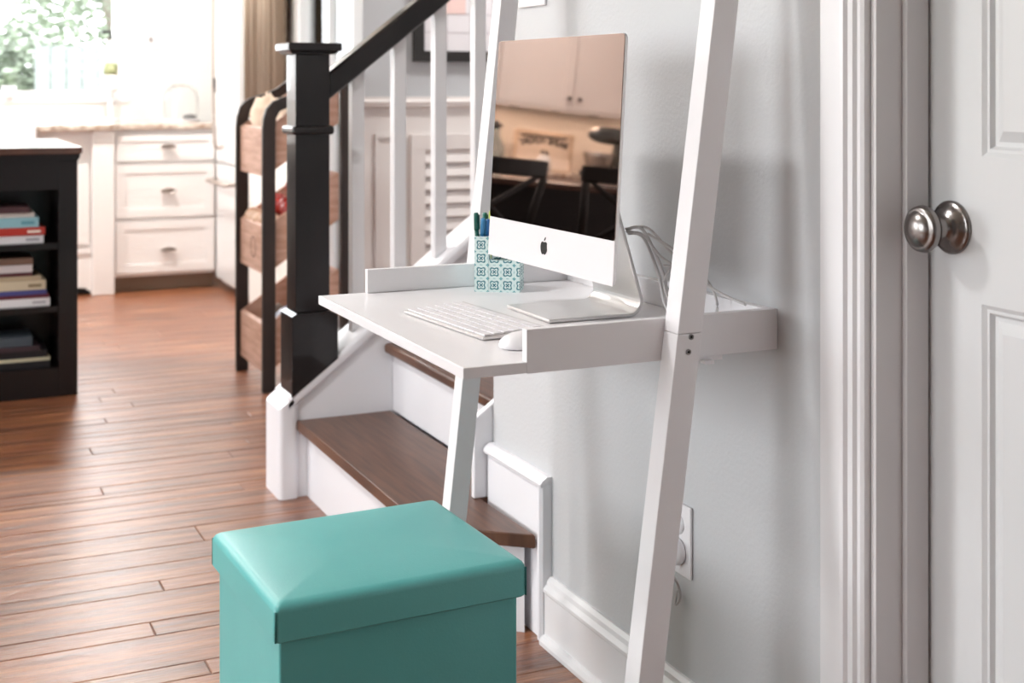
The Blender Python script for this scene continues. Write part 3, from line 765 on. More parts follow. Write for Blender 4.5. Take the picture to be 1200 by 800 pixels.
# (slats lean inwards at the top)
bd = thing('memo_board', (2.2, HY-0.02, 1.215), 'black framed white grid board hanging on the grey hall wall', 'board')
mb = MB(); frame_ring(mb, 1.862, 2.62, 1.215, 1.90, HY-0.028, HY-0.0008, 0.042); mb.build('frame', mat('black_frame', '#17130f', 0.4, bump=(80, 0.05, 0.0003)), bd)
MB().box(1.9042, 2.5778, HY-0.016, HY-0.001, 1.2572, 1.8578).build('board_face', mat('board_white', '#ddd8da', 0.4, bump=(50, 0.02, 0.0003)), bd)
ln_m = mat('board_line', '#a9a1a4', 0.6, bump=(50, 0.02, 0.0003))
for k in range(1, 7): MB().box(1.9042+0.1*k, 1.9066+0.1*k, HY-0.0166, HY-0.0161, 1.2572, 1.8578).build('grid_line', ln_m, bd)
for k in range(1, 6): MB().box(1.9042, 2.5778, HY-0.0172, HY-0.0167, 1.2572+0.0735*k, 1.2596+0.0735*k).build('grid_line', ln_m, bd)
tag(MB().box(1.945, 2.085, HY-0.0185, HY-0.0173, 1.408, 1.50).build('pink_card', mat('pink_card', '#e3c4bd', 0.7, bump=(50, 0.02, 0.0003))), 'pink paper card pinned on the framed white board', 'card')

# ================================================================ PRODUCE RACK
rk = thing('produce_rack', (1.37, 5.01, 0), 'dark wooden produce rack with curved sides and three tilted crates', 'rack')
RY0, RY1 = 4.79, 5.23
def side_curve():
    out = [(1.206, 0.96), (1.209, 1.00), (1.220, 1.035), (1.245, 1.062), (1.285, 1.078), (1.33, 1.090), (1.37, 1.108), (1.41, 1.140), (1.45, 1.180), (1.49, 1.205), (1.52, 1.205), (1.54, 1.185)]
    inn = [(1.505, 1.150), (1.49, 1.158), (1.465, 1.150), (1.43, 1.110), (1.39, 1.075), (1.345, 1.050), (1.30, 1.038), (1.270, 1.025), (1.256, 1.000), (1.254, 0.96)]
    return out, inn
for (ya, yb) in ((RY0, RY0+0.022), (RY1-0.022, RY1)):
    out, inn = side_curve()
    mb = MB()
    P = [(1.206, 0.0)]+out+[(1.545, 0.0), (1.505, 0.0)]+inn+[(1.254, 0.0)]
    mb.prism(P, ya, yb, 'y')
    mb.build('side_frame', rack_wood, rk, bevel=0.003)
sl = 0.70
for k, zb in enumerate((0.785, 0.425, 0.062)):
    mb = MB(); a, b_ = 1.222, 1.500; h_ = 0.175; ya, yb = RY0+0.0225, RY1-0.0225
    up = lambda x, z: z+sl*(x-a)
    # two sides, front, back, floor
    side = [(a, zb), (b_, up(b_, zb)), (b_, up(b_, zb)+h_), (a, zb+h_)]
    cr = MB().prism([(a+0.0, zb), (b_, up(b_, zb)), (b_, up(b_, zb)+0.012), (a, zb+0.012)], ya+0.0125, yb-0.0125, 'y').build('crate', crate_wood, rk)
    MB().prism(side, ya, ya+0.012, 'y').build('crate_side', crate_wood, cr, bevel=0.001)
    MB().prism(side, yb-0.012, yb, 'y').build('crate_side', crate_wood, cr, bevel=0.001)
    MB().prism([(a, zb+0.013), (a+0.012, zb+0.0215), (a+0.012, zb+h_+0.008), (a, zb+h_)], ya+0.0125, yb-0.0125, 'y').build('crate_front', crate_wood, cr, bevel=0.001)
    MB().prism([(b_-0.012, up(b_-0.012, zb)+0.013), (b_, up(b_, zb)+0.013), (b_, up(b_, zb)+h_), (b_-0.012, up(b_-0.012, zb)+h_)], ya+0.0125, yb-0.0125, 'y').build('crate_back', crate_wood, cr, bevel=0.001)
    # front stamp: an oval branded ring
    if k == 1:
        st2 = MB(); Mo = T(a-0.0002, 5.0, zb+0.085) @ RY(-90)
        st2.lathe([(0.040, 0), (0.040, 0.0006), (0.036, 0.0006), (0.036, 0)], Mo, 28); st2.build('stamp', mat('burnt_stamp', '#5d3a27', 0.7, bump=(60, 0.1, 0.0004)), cr)
for yy in (RY0+0.0222,): MB().box(1.254, 1.505, yy, RY1-0.0222, 0.02, 0.045).build('cross_rail', rack_wood, rk) if False else None

def bag(name, c, r, seed, m, label, cat, group=None):
    mb = MB(); mb.blob((0, 0, 0), (1, 1, 1), seed, 0.0, 16)
    rnd = random.Random(seed); dirs = [Vector((rnd.gauss(0, 1), rnd.gauss(0, 1), rnd.gauss(0, 1))).normalized() for _ in range(14)]
    for v in mb.b.verts:
        d = v.co.normalized(); k = 1.0
        for q in dirs:
            s_ = d.dot(q)
            if s_ > 0.75: k -= 0.35*(s_-0.75)
            k += 0.03*math.sin(13*s_+seed)
        pk = 1.0-0.55*max(0.0, d.z-0.35)
        v.co = Vector(c)+Vector((d.x*r[0]*k*pk, d.y*r[1]*k*pk, d.z*r[2]*k))
    return tag(mb.build(name, m), label, cat, group)
def czf(x, k): return (0.785, 0.425, 0.062)[k]+0.012+sl*(x-1.222)
bag('paper_bag', (1.30, 5.09, czf(1.30, 0)+0.135), (0.068, 0.13, 0.11), 5, cream_m, 'crumpled cream paper bag in the top crate of the rack', 'bag')
bag('paper_bag', (1.34, 4.93, czf(1.34, 0)+0.115), (0.055, 0.075, 0.09), 9, cream_m, 'smaller cream paper bag in the top crate nearest the newel post', 'bag')
for k, (x, y_) in enumerate(((1.262, 4.86), (1.262, 4.94), (1.258, 5.02), (1.262, 5.10), (1.262, 5.165))):
    lab = 'pale round onion in the middle crate, ' + ('nearest the front post', 'second from the front post', 'in the centre of the row', 'second from the far post', 'nearest the far post')[k]
    mb = MB(); mb.blob((x, y_, czf(x, 1)+0.145), (0.035, 0.038, 0.034), k, 0.03, 10); tag(mb.build('onion', onion_m), lab, 'onion', 'onions in the middle crate')
for k, (x, y_, dz) in enumerate(((1.33, 4.87, 0.14), (1.345, 4.95, 0.14), (1.34, 5.035, 0.14), (1.36, 4.91, 0.20), (1.345, 5.12, 0.14))):
    lab = 'red apple in the middle crate, ' + ('lowest beside the newel post', 'second from the near side', 'third from the near side', 'lying on top of the others', 'farthest from the newel post')[k]
    e = thing('apple', (x, y_, czf(x, 1)+dz-0.035), lab, 'apple', 'red apples in the middle crate')
    mb = MB(); mb.lathe([(0, -0.028), (0.014, -0.034), (0.030, -0.022), (0.038, 0.0), (0.036, 0.020), (0.022, 0.034), (0.008, 0.032), (0, 0.025)], T(x, y_, czf(x, 1)+dz), 16); mb.build('flesh', red_m, e)
    MB().tube([(x, y_, czf(x, 1)+dz+0.025), (x+0.004, y_, czf(x, 1)+dz+0.045)], 0.0016, 6).build('stalk', rack_wood, e)
bag('food_packet', (1.345, 4.90, czf(1.345, 2)+0.085), (0.075, 0.06, 0.07), 21, blue_pack, 'blue and white food packet in the bottom crate of the rack', 'packet')
bag('food_packet', (1.33, 5.06, czf(1.33, 2)+0.07), (0.06, 0.075, 0.055), 25, mat('brown_packet', '#5a4a3e', 0.5, vary=('#8b7864', 14, 0.8)), 'brown packet behind the blue one in the bottom crate', 'packet')

# ================================================================ ISLAND WITH BOOKS
il = thing('kitchen_island', (-0.5, 5.4, 0), 'dark kitchen island with open bookshelves and a brown wooden top', 'island')
IX0, IX1, IY0, IY1 = -1.75, 0.592, 5.05, 5.85
MB().box(IX0-0.02, 0.606, IY0-0.022, IY1+0.02, 0.873, 0.898).build('worktop', island_top_m, il, bevel=0.003)
mb = MB(); mb.prism([(IX0, 0.848), (IX0, 0.8728), (0.6, 0.8728), (0.6, 0.862), (0.592, 0.848)], IY0-0.006, IY1, 'y'); mb.build('cornice', dark_wood, il)
SX1 = 0.526; SX0 = -0.25; SD = 0.30
MB().box(SX1, IX1, IY0, IY1, 0.0, 0.8478).build('end_post', dark_wood, il, bevel=0.002)
MB().box(IX0, SX0, IY0, IY1, 0.0, 0.8478).build('cabinet_body', dark_wood, il, bevel=0.002)
MB().box(SX0+0.0002, SX1-0.0002, IY0+SD, IY1, 0.0, 0.8478).build('back_panel', dark_wood, il)
MB().box(SX0+0.0002, SX1-0.0002, IY0+0.0, IY0+SD-0.0002, 0.745, 0.8478).build('top_rail', dark_wood, il)
MB().box(SX0+0.0002, SX1-0.0002, IY0+0.0, IY0+SD-0.0002, 0.0, 0.104).build('plinth', dark_wood, il)
for zz in (0.325, 0.552): MB().box(SX0+0.0002, SX1-0.0002, IY0+0.01, IY0+SD-0.0002, zz-0.022, zz).build('shelf', dark_wood, il, bevel=0.001)
stacks = [
 (0.552, [('#e6e3e6', 0.029, 0.478, 'white paperback at the bottom of the top shelf stack'), ('#b5362b', 0.029, 0.483, 'red book second from the bottom of the top shelf stack'), ('#8cb9c4', 0.036, 0.462, 'light blue book in the middle of the top shelf stack'),
          ('#c9c2bd', 0.017, 0.448, 'thin pale grey book under the topmost one on the top shelf'), ('#4b3035', 0.022, 0.430, 'dark maroon book lying topmost on the top shelf')]),
 (0.325, [('#ece8ea', 0.029, 0.500, 'thick white book at the bottom of the middle shelf stack'), ('#6d2f3c', 0.014, 0.496, 'thin wine-red book second from bottom on the middle shelf'), ('#4a4a86', 0.016, 0.488, 'thin blue-violet book in the middle shelf stack'),
          ('#cfc1a6', 0.034, 0.486, 'thick cream book in the middle of the middle shelf stack'), ('#b7a68a', 0.017, 0.470, 'tan book lying on the thick cream one'), ('#5a2b33', 0.014, 0.440, 'dark red thin book in the upper middle shelf stack'), ('#cfc7c9', 0.027, 0.440, 'pale grey book second from the top on the middle shelf'), ('#7c6152', 0.024, 0.442, 'brown book lying topmost on the middle shelf')]),
 (0.104, [('#17171b', 0.024, 0.500, 'black book at the bottom of the lowest shelf stack'), ('#c4bda2', 0.012, 0.500, 'thin cream book above the black one on the lowest shelf'), ('#1d1b1f', 0.026, 0.490, 'dark charcoal book in the lowest shelf stack'), ('#3a2a31', 0.018, 0.465, 'dark plum book in the lowest shelf stack'), ('#454e56', 0.034, 0.440, 'slate grey book lying topmost on the lowest shelf')])]
paper = mat('book_paper', '#d9d3c8', 0.8, bump=(200, 0.3, 0.0005, (1, 1, 8)))
for zz, bs in stacks:
    z = zz+0.0004
    for c, th, xr, lab in bs:
        cm_ = mat('book_cover_'+c[1:], c, 0.45, bump=(40, 0.04, 0.0005))
        jit = random.uniform(0, 0.008)
        y0 = IY0+0.030+jit; x0 = xr-0.245; y1 = y0+0.165
        e = thing('book', ((x0+xr)/2, (y0+y1)/2, z), lab, 'book', 'books lying in stacks on the island shelves')
        MB().box(x0, xr, y0, y1, z, z+0.0025).box(x0, xr, y0, y1, z+th-0.0032, z+th-0.0007).box(x0, xr, y0, y0+0.003, z+0.0025, z+th-0.0032).build('cover', cm_, e)
        MB().box(x0+0.003, xr-0.003, y0+0.0032, y1-0.004, z+0.0027, z+th-0.0034).build('pages', paper, e)
        if c in ('#b5362b', '#8cb9c4', '#e6e3e6', '#cfc1a6', '#ece8ea'):
            mk = {'#b5362b': '#efe2d6', '#8cb9c4': '#5f97a6', '#e6e3e6': '#a7a4ab', '#cfc1a6': '#8d7c60', '#ece8ea': '#b9b4ba'}[c]
            MB().box(xr-0.06, xr-0.015, y0-0.0005, y0-0.0001, z+th*0.3, z+th*0.62).build('spine_label', mat('spine_mark_'+mk[1:], mk, 0.5, bump=(40, 0.02, 0.0003)), e)
        z += th
# stools on the near side of the island (their backs show in the dark screen)
stool_m = mat('matte_black_paint', '#0e0c0c', 0.6, bump=(60, 0.05, 0.0003))
def make_stool(cx, cy, label):
    e = thing('counter_stool', (cx, cy, 0), label, 'stool', 'cross-back stools at the island')
    MB().box(cx-0.21, cx+0.21, cy-0.20, cy+0.20, 0.60, 0.64).build('seat', stool_m, e, bevel=0.012, seg=3)
    for sx in (-1, 1):
        MB().tube([(cx+sx*0.19, cy+0.17, 0.0), (cx+sx*0.175, cy+0.165, 0.5995)], 0.017, 8).build('leg', stool_m, e)
        MB().tube([(cx+sx*0.20, cy-0.22, 0.0), (cx+sx*0.195, cy-0.185, 0.5995)], 0.018, 8).build('leg', stool_m, e)
        MB().tube([(cx+sx*0.195, cy-0.185, 0.6405), (cx+sx*0.215, cy-0.21, 0.80), (cx+sx*0.235, cy-0.235, 0.925)], 0.016, 8).build('back_post', stool_m, e)
    # curved crest rail
    for z0_, z1_, nm in ((0.925, 0.99, 'crest_rail'), (0.655, 0.690, 'lower_rail')):
        mb = MB(); pts = []
        n = 10; dpt = 0.05 if nm == 'crest_rail' else 0.02; yb = cy-(0.235 if nm == 'crest_rail' else 0.195); hw = 0.25 if nm == 'crest_rail' else 0.19
        A = []; B = []
        for i in range(n+1):
            t = -1+2*i/n; A.append((cx+hw*t, yb-dpt*(1-t*t))); B.append((cx+hw*t, yb-dpt*(1-t*t)+0.022))
        mb.prism(A+B[::-1], z0_, z1_, 'z'); mb.build(nm, stool_m, e, bevel=0.006)
    for s_ in (-1, 1):
        MB().tube([(cx+s_*0.19, cy-0.205, 0.675), (cx, cy-0.245, 0.80), (cx-s_*0.21, cy-0.235, 0.93)], 0.011, 8).build('cross_brace', stool_m, e)
    return e
make_stool(-0.32, 4.80, 'black cross-back stool at the island, nearest the open shelves')
make_stool(-0.98, 4.80, 'black cross-back stool at the island, farther from the open shelves')

# ================================================================ KITCHEN RUN
CY = 7.43
bc = thing('base_cabinet', (1.335, 7.7, 0), 'white base cabinet with three drawers under the granite worktop', 'cabinet')
MB().box(1.056, 1.60, CY+0.001, KY-0.001, 0.085, 0.8795).build('body', cab_m, bc)
MB().box(1.056, 1.60, CY+0.06, KY-0.001, 0.0, 0.0848).build('toe_kick', mat('toe_kick_brown', '#8b7462', 0.6, bump=(40, 0.05, 0.0005)), bc)
pull_m = mat('pale_nickel_pull', '#b9aea6', 0.4, 0.6, bump=(60, 0.02, 0.0002))
def pull(parent, x, z):
    mb = MB(); n = 8; 
    for i in range(n):
        a0, a1 = PI*i/n, PI*(i+1)/n
        pass
    mb.lathe([(0, -0.0), (0.02, 0.001), (0.034, 0.006), (0.042, 0.016), (0.044, 0.024), (0.040, 0.024), (0.032, 0.010), (0.0, 0.006)], T(x, CY-0.019, z-0.004) @ RX(90) @ Matrix.Diagonal((1.0, 0.34, 1.0, 1)), 20)
    mb.build('handle', pull_m, parent)
for z0_, z1_, zp in ((0.712, 0.850, 0.790), (0.405, 0.690, 0.550), (0.105, 0.385, 0.228)):
    mb = MB(); mb.box(1.066, 1.592, CY-0.016, CY, z0_, z1_) ; d_ = mb.build('drawer', cab_m, bc, bevel=0.002)
    mb = MB(); frame_ring(mb, 1.066, 1.592, z0_, z1_, CY-0.022, CY-0.0162, 0.032 if z1_-z0_ < 0.2 else 0.045); mb.build('drawer_frame', cab_m, d_)
    pull(d_, 1.34, zp)
scb = thing('sink_cabinet', (0.3, 7.7, 0), 'white sink cabinet with furniture legs left of the drawers', 'cabinet')
MB().box(-0.60, 0.9395, CY+0.001, KY-0.001, 0.085, 0.8795).build('body', cab_m, scb)
MB().box(-0.60, 0.9395, CY+0.06, KY-0.001, 0.0, 0.0848).build('toe_kick', shadow_m, scb)
for x in (-0.70, 0.94):
    MB().box(x, x+0.115, CY-0.045, KY-0.001, 0.0, 0.8795).build('furniture_leg', cab_m, scb, bevel=0.004)
mb = MB(); mb.box(-0.58, 0.938, CY-0.018, CY, 0.225, 0.255); mb.build('rail', cab_m, scb)
mb = MB(); pts = [(0.938, 0.223), (0.938, 0.02), (0.918, 0.03)]
for i in range(9):
    a = PI/2*i/8; pts.append((0.91-0.10*math.sin(a)*1.0, 0.04+0.10*(1-math.cos(a))*0.4))
pts += [(-0.45, 0.085), (-0.58, 0.05), (-0.58, 0.223)]
mb.prism(pts, CY-0.010, CY, 'y'); mb.build('arched_valance', cab_m, scb)
for x0_, x1_ in ((-0.57, 0.17), (0.19, 0.925)):
    mb = MB(); frame_ring(mb, x0_, x1_, 0.27, 0.70, CY-0.022, CY-0.0002, 0.06); d_ = mb.build('door', cab_m, scb)
    MB().lathe([(0, 0), (0.006, 0), (0.006, 0.01), (0.014, 0.018), (0.010, 0.026), (0, 0.027)], T(0.13 if x0_ < 0 else 0.23, CY-0.022, 0.63) @ RX(90), 12).build('knob', nickel_m, d_)
sk = thing('farmhouse_sink', (0.27, 7.6, 0.66), 'white apron-front sink set into the granite worktop', 'sink')
mb = MB(); mb.box(-0.10, 0.66, CY-0.055, CY-0.001, 0.72, 0.915)
mb.build('apron', mat('sink_porcelain', '#f4f4f4', 0.12, bump=(10, 0.01, 0.0002)), sk, bevel=0.01, seg=3)
MB().box(-0.10, 0.66, CY-0.0008, CY+0.0, 0.70, 0.9).build('basin_wall', MATS['sink_porcelain'], sk)
ct = thing('granite_worktop', (0.4, 7.7, 0.88), 'beige speckled granite worktop running under the kitchen window', 'worktop')
mb = MB()
mb.box(0.6605, 1.598, CY-0.035, KY-0.001, 0.880, 0.912); mb.box(-0.1005, 0.6603, CY+0.42, KY-0.001, 0.880, 0.912); mb.box(-3.59, -0.1007, CY-0.035, KY-0.001, 0.880, 0.912)
mb.prism([(0.6605, CY-0.075), (0.6605, CY-0.0352), (1.10, CY-0.0352), (1.05, CY-0.072), (1.03, CY-0.075)], 0.880, 0.912, 'z')
mb.build('slab', granite_m, ct, bevel=0.006, seg=3)
MB().box(-0.0995, 0.6595, CY, CY+0.4195, 0.83, 0.878).build('basin_floor', MATS['sink_porcelain'], sk)
# left base cabinets
lc = thing('base_cabinet', (-2.1, 7.7, 0), 'white base cabinets under the wall cupboards left of the window', 'cabinet')
MB().box(-3.59, -0.71, CY+0.001, KY-0.001, 0.0, 0.8795).build('body', cab_m, lc)
for i in range(5):
    x0_ = -3.57+0.572*i; mb = MB(); frame_ring(mb, x0_, x0_+0.56, 0.10, 0.86, CY-0.02, CY, 0.07); mb.build('door', cab_m, lc)
# wall cupboards
uc = thing('wall_cupboard', (-2.1, 7.88, 1.32), 'row of white wall cupboards left of the kitchen window', 'cupboard')
UY = 7.72
MB().box(-3.59, -0.62, UY+0.0005, KY-0.001, 1.335, 2.40).build('body', cab_m, uc)
seamx = -2.52
xs = [seamx+0.571*k for k in range(-1, 4)]
for k, x0_ in enumerate(xs[:-1]):
    x1_ = x0_+0.565
    d_ = MB().box(x0_+0.005, x1_, UY-0.010, UY, 1.34, 2.38).build('door', cab_m, uc)
    mb = MB(); frame_ring(mb, x0_+0.005, x1_, 1.34, 2.38, UY-0.022, UY-0.0102, 0.062); mb.build('door_frame', cab_m, d_)
    kx = x1_-0.035 if (k % 2 == 0) else x0_+0.04
    MB().lathe([(0, 0), (0.006, 0), (0.006, 0.012), (0.015, 0.02), (0.011, 0.028), (0, 0.03)], T(kx, UY-0.022, 1.41) @ RX(90), 14).build('knob', mat('dark_bronze', '#4a3b32', 0.4, 0.8, bump=(50, 0.02, 0.0002)), d_)
MB().box(-3.59, -0.62, UY-0.02, UY, 1.318, 1.3345).build('light_rail', cab_m, uc)
glow = mat('puck_light_glow', '#fff1dc', 0.5, emit=('#ffe8cf', 160), bump=(10, 0.01, 0.0001))
for k in range(9):
    x_ = -3.4+0.31*k
    e = thing('puck_light', (x_, 7.84, 1.315), 'small warm puck light under the wall cupboards, '+('first', 'second', 'third', 'fourth', 'fifth', 'sixth', 'seventh', 'eighth', 'ninth')[k]+' from the far left', 'lamp', 'puck lights under the wall cupboards')
    MB().lathe([(0.036, 0), (0.036, 0.018), (0, 0.018), (0, 0.012), (0.03, 0.012), (0.03, 0), (0.036, 0)], T(x_, 7.84, 1.3165), 16).build('housing', nickel_m, e)
    MB().lathe([(0, 0), (0.029, 0), (0.029, 0.006), (0, 0.006)], T(x_, 7.84, 1.3185), 16).build('diffuser', glow, e)

# framed sign on the counter
sg = thing('framed_sign', (-2.48, 7.95, 0.912), 'white framed sign with arched lettering standing on the worktop', 'sign')
mb = MB(); frame_ring(mb, -2.70, -2.24, 0.9125, 1.18, 7.93, 7.955, 0.022); mb.build('frame', mat('pale_wood_frame', '#d8c8b8', 0.6, bump=(40, 0.05, 0.0005)), sg)
MB().box(-2.678, -2.262, 7.943, 7.95, 0.9345, 1.158).build('sign_face', mat('sign_white', '#efe6dc', 0.6, bump=(40, 0.02, 0.0003)), sg)
ink = mat('sign_ink', '#1d1613', 0.7, bump=(40, 0.02, 0.0003))
MB().box(-2.65, -2.29, 7.9415, 7.9425, 1.136, 1.146).build('printed_bar', ink, sg)
def letter_mesh(ch, size, M, parent):
    cu = bpy.data.curves.new('letter', 'FONT'); cu.body = ch; cu.size = size; cu.extrude = 0.0004; cu.offset = 0.0025; cu.align_x = 'CENTER'; cu.resolution_u = 2
    o = bpy.data.objects.new('letter', cu); col.objects.link(o)
    dg = bpy.context.evaluated_depsgraph_get(); dg.update()
    me = bpy.data.meshes.new_from_object(o.evaluated_get(dg)); bpy.data.objects.remove(o); me.transform(M)
    me.materials.clear(); me.materials.append(ink)
    l = bpy.data.objects.new('letter', me); col.objects.link(l)
    place(l, WORLD[parent.name], parent); me.transform(T(*(-WORLD[parent.name])))
    return l
word = 'RAINS HUNDAY'
for i, ch in enumerate(word):
    if ch == ' ': continue
    t = (i-5.5)/5.5
    x_ = -2.47+t*0.165      # mirrored in the screen, so the row runs from right to left
    zz = 1.075+0.022*(1-t*t)
    letter_mesh(ch, 0.062, T(x_, 7.942, zz) @ RX(90) @ RZ(t*-14) @ Matrix.Diagonal((1, 1, 1, 1)), sg)
for i, ch in enumerate('42'):
    letter_mesh(ch, 0.06, T(-2.50+0.035*i, 7.942, 1.01) @ RX(90), sg)
mb = MB(); mb.lathe([(0, 0), (0.05, 0), (0.055, 0.02), (0.045, 0.09), (0.03, 0.10), (0.03, 0.11), (0, 0.11)], T(-2.40, 7.80, 0.9125), 20)
tag(mb.build('canister', mat('pale_grey_ceramic', '#cfd3d4', 0.3, bump=(20, 0.02, 0.0003))), 'pale grey ceramic canister in front of the framed sign', 'canister')
# stand mixer
mxm = mat('mixer_grey_enamel', '#4b5254', 0.2, coat=0.4, bump=(20, 0.01, 0.0002))
mx_ = thing('stand_mixer', (-2.88, 7.78, 0.912), 'dark grey stand mixer on the worktop right of the framed sign', 'mixer')
MB().box(-3.06, -2.72, 7.70, 7.88, 0.9125, 0.945).build('mixer_base', mxm, mx_, bevel=0.012, seg=3)
MB().prism([(-3.05, 0.9455), (-3.05, 1.14), (-2.96, 1.14), (-2.94, 0.9455)], 7.735, 7.845, 'y').build('column', mxm, mx_, bevel=0.012, seg=3)
mb = MB(); mb.blob((-2.90, 7.79, 1.195), (0.185, 0.066, 0.062), 1, 0.0, 12); mb.build('motor_head', mxm, mx_)
MB().lathe([(0, 0), (0.05, 0), (0.085, 0.03), (0.10, 0.10), (0.103, 0.13), (0.10, 0.13), (0.08, 0.04), (0, 0.01)], T(-2.82, 7.79, 0.9457), 24).build('bowl', steel_m, mx_)
# glass lantern jar
jg = mat('jar_glass', '#c9d4d2', 0.08, trans=0.7, bump=(10, 0.01, 0.0001))
jr = thing('glass_jar', (-2.02, 7.80, 0.912), 'tall glass jar with a dark lid on the worktop left of the sign', 'jar')
MB().lathe([(0, 0), (0.06, 0), (0.066, 0.02), (0.066, 0.13), (0.03, 0.20), (0.025, 0.26), (0, 0.26)], T(-2.02, 7.80, 0.9125), 20).build('jar_body', jg, jr)
MB().lathe([(0, 0), (0.040, 0), (0.040, 0.018), (0.012, 0.026), (0.012, 0.04), (0, 0.042)], T(-2.02, 7.80, 1.1727), 16).build('lid', black_m, jr)

# things on the counter and the sill under the window
fa = thing('kitchen_faucet', (0.28, 7.98, 0.912), 'pale chrome gooseneck tap behind the sink', 'tap')
MB().tube(catmull([(0.28, 7.98, 0.9125), (0.28, 7.98, 1.15), (0.28, 7.94, 1.26), (0.28, 7.83, 1.28), (0.28, 7.77, 1.20)]), 0.013, 10).build('spout', nickel_m, fa)
MB().tube([(0.335, 7.98, 0.9125), (0.335, 7.98, 0.97), (0.37, 7.96, 1.0)], 0.010, 8).build('lever', nickel_m, fa)
sp = thing('soap_bottle', (1.115, 7.965, 0.912), 'clear soap bottle with a green label and dark pump on the counter', 'bottle')
spz = 0.9125
MB().lathe([(0, 0), (0.036, 0), (0.040, 0.01), (0.040, 0.20), (0.030, 0.235), (0.015, 0.25), (0.015, 0.27), (0, 0.27)], T(1.115, 7.955, spz+0.20), 20).build('bottle_body', mat('soap_clear', '#f0ece4', 0.1, trans=0.3, bump=(10, 0.01, 0.0001)), sp)
MB().lathe([(0.0405, 0), (0.041, 0), (0.041, 0.065), (0.0405, 0.065)], T(1.115, 7.955, spz+0.27), 20).build('label', mat('green_label', '#7d8a5c', 0.5, vary=('#c8c9a0', 40, 0.8)), sp)
MB().tube([(1.115, 7.955, spz+0.4705), (1.115, 7.955, spz+0.515), (1.065, 7.95, spz+0.512)], 0.012, 8).build('pump', black_m, sp)
MB().lathe([(0, 0), (0.055, 0), (0.055, 0.012), (0.012, 0.02), (0.012, 0.16), (0.05, 0.185), (0.055, 0.1995), (0, 0.1995)], T(1.115, 7.955, spz), 20).build('pedestal', white_plastic, sp)
# clear cake dome at the right
dm = thing('glass_dome', (1.50, 7.80, 0.912), 'clear glass dome with a small dark knob on the counter corner', 'dome')
MB().lathe([(0, 0), (0.105, 0), (0.11, 0.012), (0, 0.014)], T(1.485, 7.80, 0.9125), 24).build('plate', white_plastic, dm)
MB().lathe([(0.098, 0), (0.098, 0.12), (0.085, 0.165), (0.05, 0.195), (0, 0.205)], T(1.485, 7.80, 0.9268), 24).build('dome_shell', mat('dome_glass', '#f4f6f6', 0.05, trans=0.85, bump=(10, 0.01, 0.0001)), dm)
MB().lathe([(0, 0), (0.03, 0), (0.03, 0.02), (0, 0.03)], T(1.52, 7.78, 0.9268), 12).build('cake_knife_rest', nickel_m, dm)
mb = MB(); mb.box(1.315, 1.395, KY-0.008, KY-0.001, 1.33, 1.45); swk = thing('light_switch', (1.355, KY, 1.33), 'white switch plate on the kitchen wall right of the window', 'switch')
mb.build('cover_plate', white_plastic, swk, bevel=0.002); MB().box(1.345, 1.365, KY-0.014, KY-0.008, 1.375, 1.405).build('toggle', mat('grey_toggle', '#9a9594', 0.4, bump=(40, 0.02, 0.0002)), swk)
pt = thing('sill_plant', (0.60, 8.06, 1.045), 'small grey-green potted plant on the window sill', 'plant')
MB().lathe([(0, 0), (0.03, 0), (0.04, 0.07), (0.036, 0.07), (0, 0.06)], T(0.57, 8.03, 1.0455), 16).build('pot', white_plastic, pt)
lf = MB(); rnd = random.Random(4)
for k in range(40):
    a = rnd.uniform(0, 2*PI); el = rnd.uniform(0.2, 1.4); r_ = rnd.uniform(0.03, 0.075)
    c = Vector((0.57+r_*math.cos(a)*math.cos(el), 8.03+0.6*r_*math.sin(a)*math.cos(el), 1.115+r_*math.sin(el)))
    lf.box(-0.010, 0.010, -0.006, 0.006, -0.0008, 0.0008, T(*c) @ RZ(math.degrees(a)) @ RY(-math.degrees(el)))
o = lf.build('leaves', mat('sage_leaf', '#7d8f77', 0.6, bump=(30, 0.05, 0.0003)), pt); o['kind'] = 'stuff'

# ---- fridge with bar handles, curtain
fr = thing('refrigerator', (1.95, 7.14, 0), 'pale upright refrigerator with long bar handles beside the drawers', 'refrigerator')
MB().box(1.635, 2.30, 6.875, 7.41, 0.03, 1.82).build('body', fridge_m, fr, bevel=0.005)
d_ = MB().box(1.602, 1.634, 6.877, 7.408, 0.70, 1.82).build('door', fridge_m, fr, bevel=0.006, seg=3)
MB().tube(catmull([(1.602, 7.23, 0.79), (1.560, 7.23, 0.80), (1.552, 7.24, 1.0), (1.55, 7.25, 1.25), (1.552, 7.26, 1.5), (1.560, 7.26, 1.68), (1.602, 7.26, 1.69)]), 0.010, 10).build('handle', pull_m, d_)
MB().box(1.546, 1.566, 7.235, 7.262, 1.08, 1.16).build('hinge_cap', mat('grey_clip', '#6f6a68', 0.4, 0.5, bump=(40, 0.02, 0.0002)), d_)
d_ = MB().box(1.602, 1.634, 6.877, 7.408, 0.06, 0.69).build('freezer_drawer', fridge_m, fr, bevel=0.006, seg=3)
MB().tube([(1.602, 6.93, 0.60), (1.545, 6.94, 0.60), (1.545, 7.36, 0.60), (1.602, 7.37, 0.60)], 0.012, 10).build('handle', pull_m, d_)
cu = MB(); n = 60; A = []; B = []
for i in range(n+1):
    t = i/n; yy = 6.00+0.74*t; a = math.sin(t*2*PI*6.5)*0.026*(0.7+0.3*math.sin(t*9)); A.append((HX-0.05+a, yy)); B.append((HX-0.046+a, yy))
cu.prism(A+B[::-1], 0.96, 2.28, 'z')
cur = thing('curtain', (HX-0.05, 6.37, 0.96), 'beige pleated curtain hanging beside the patio window', 'curtain')
cu.build('cloth', curtain_m, cur, smooth=True)
cr_ = thing('curtain_rod', (HX-0.05, 5.9, 2.3), 'dark curtain rod above the patio window', 'rod')
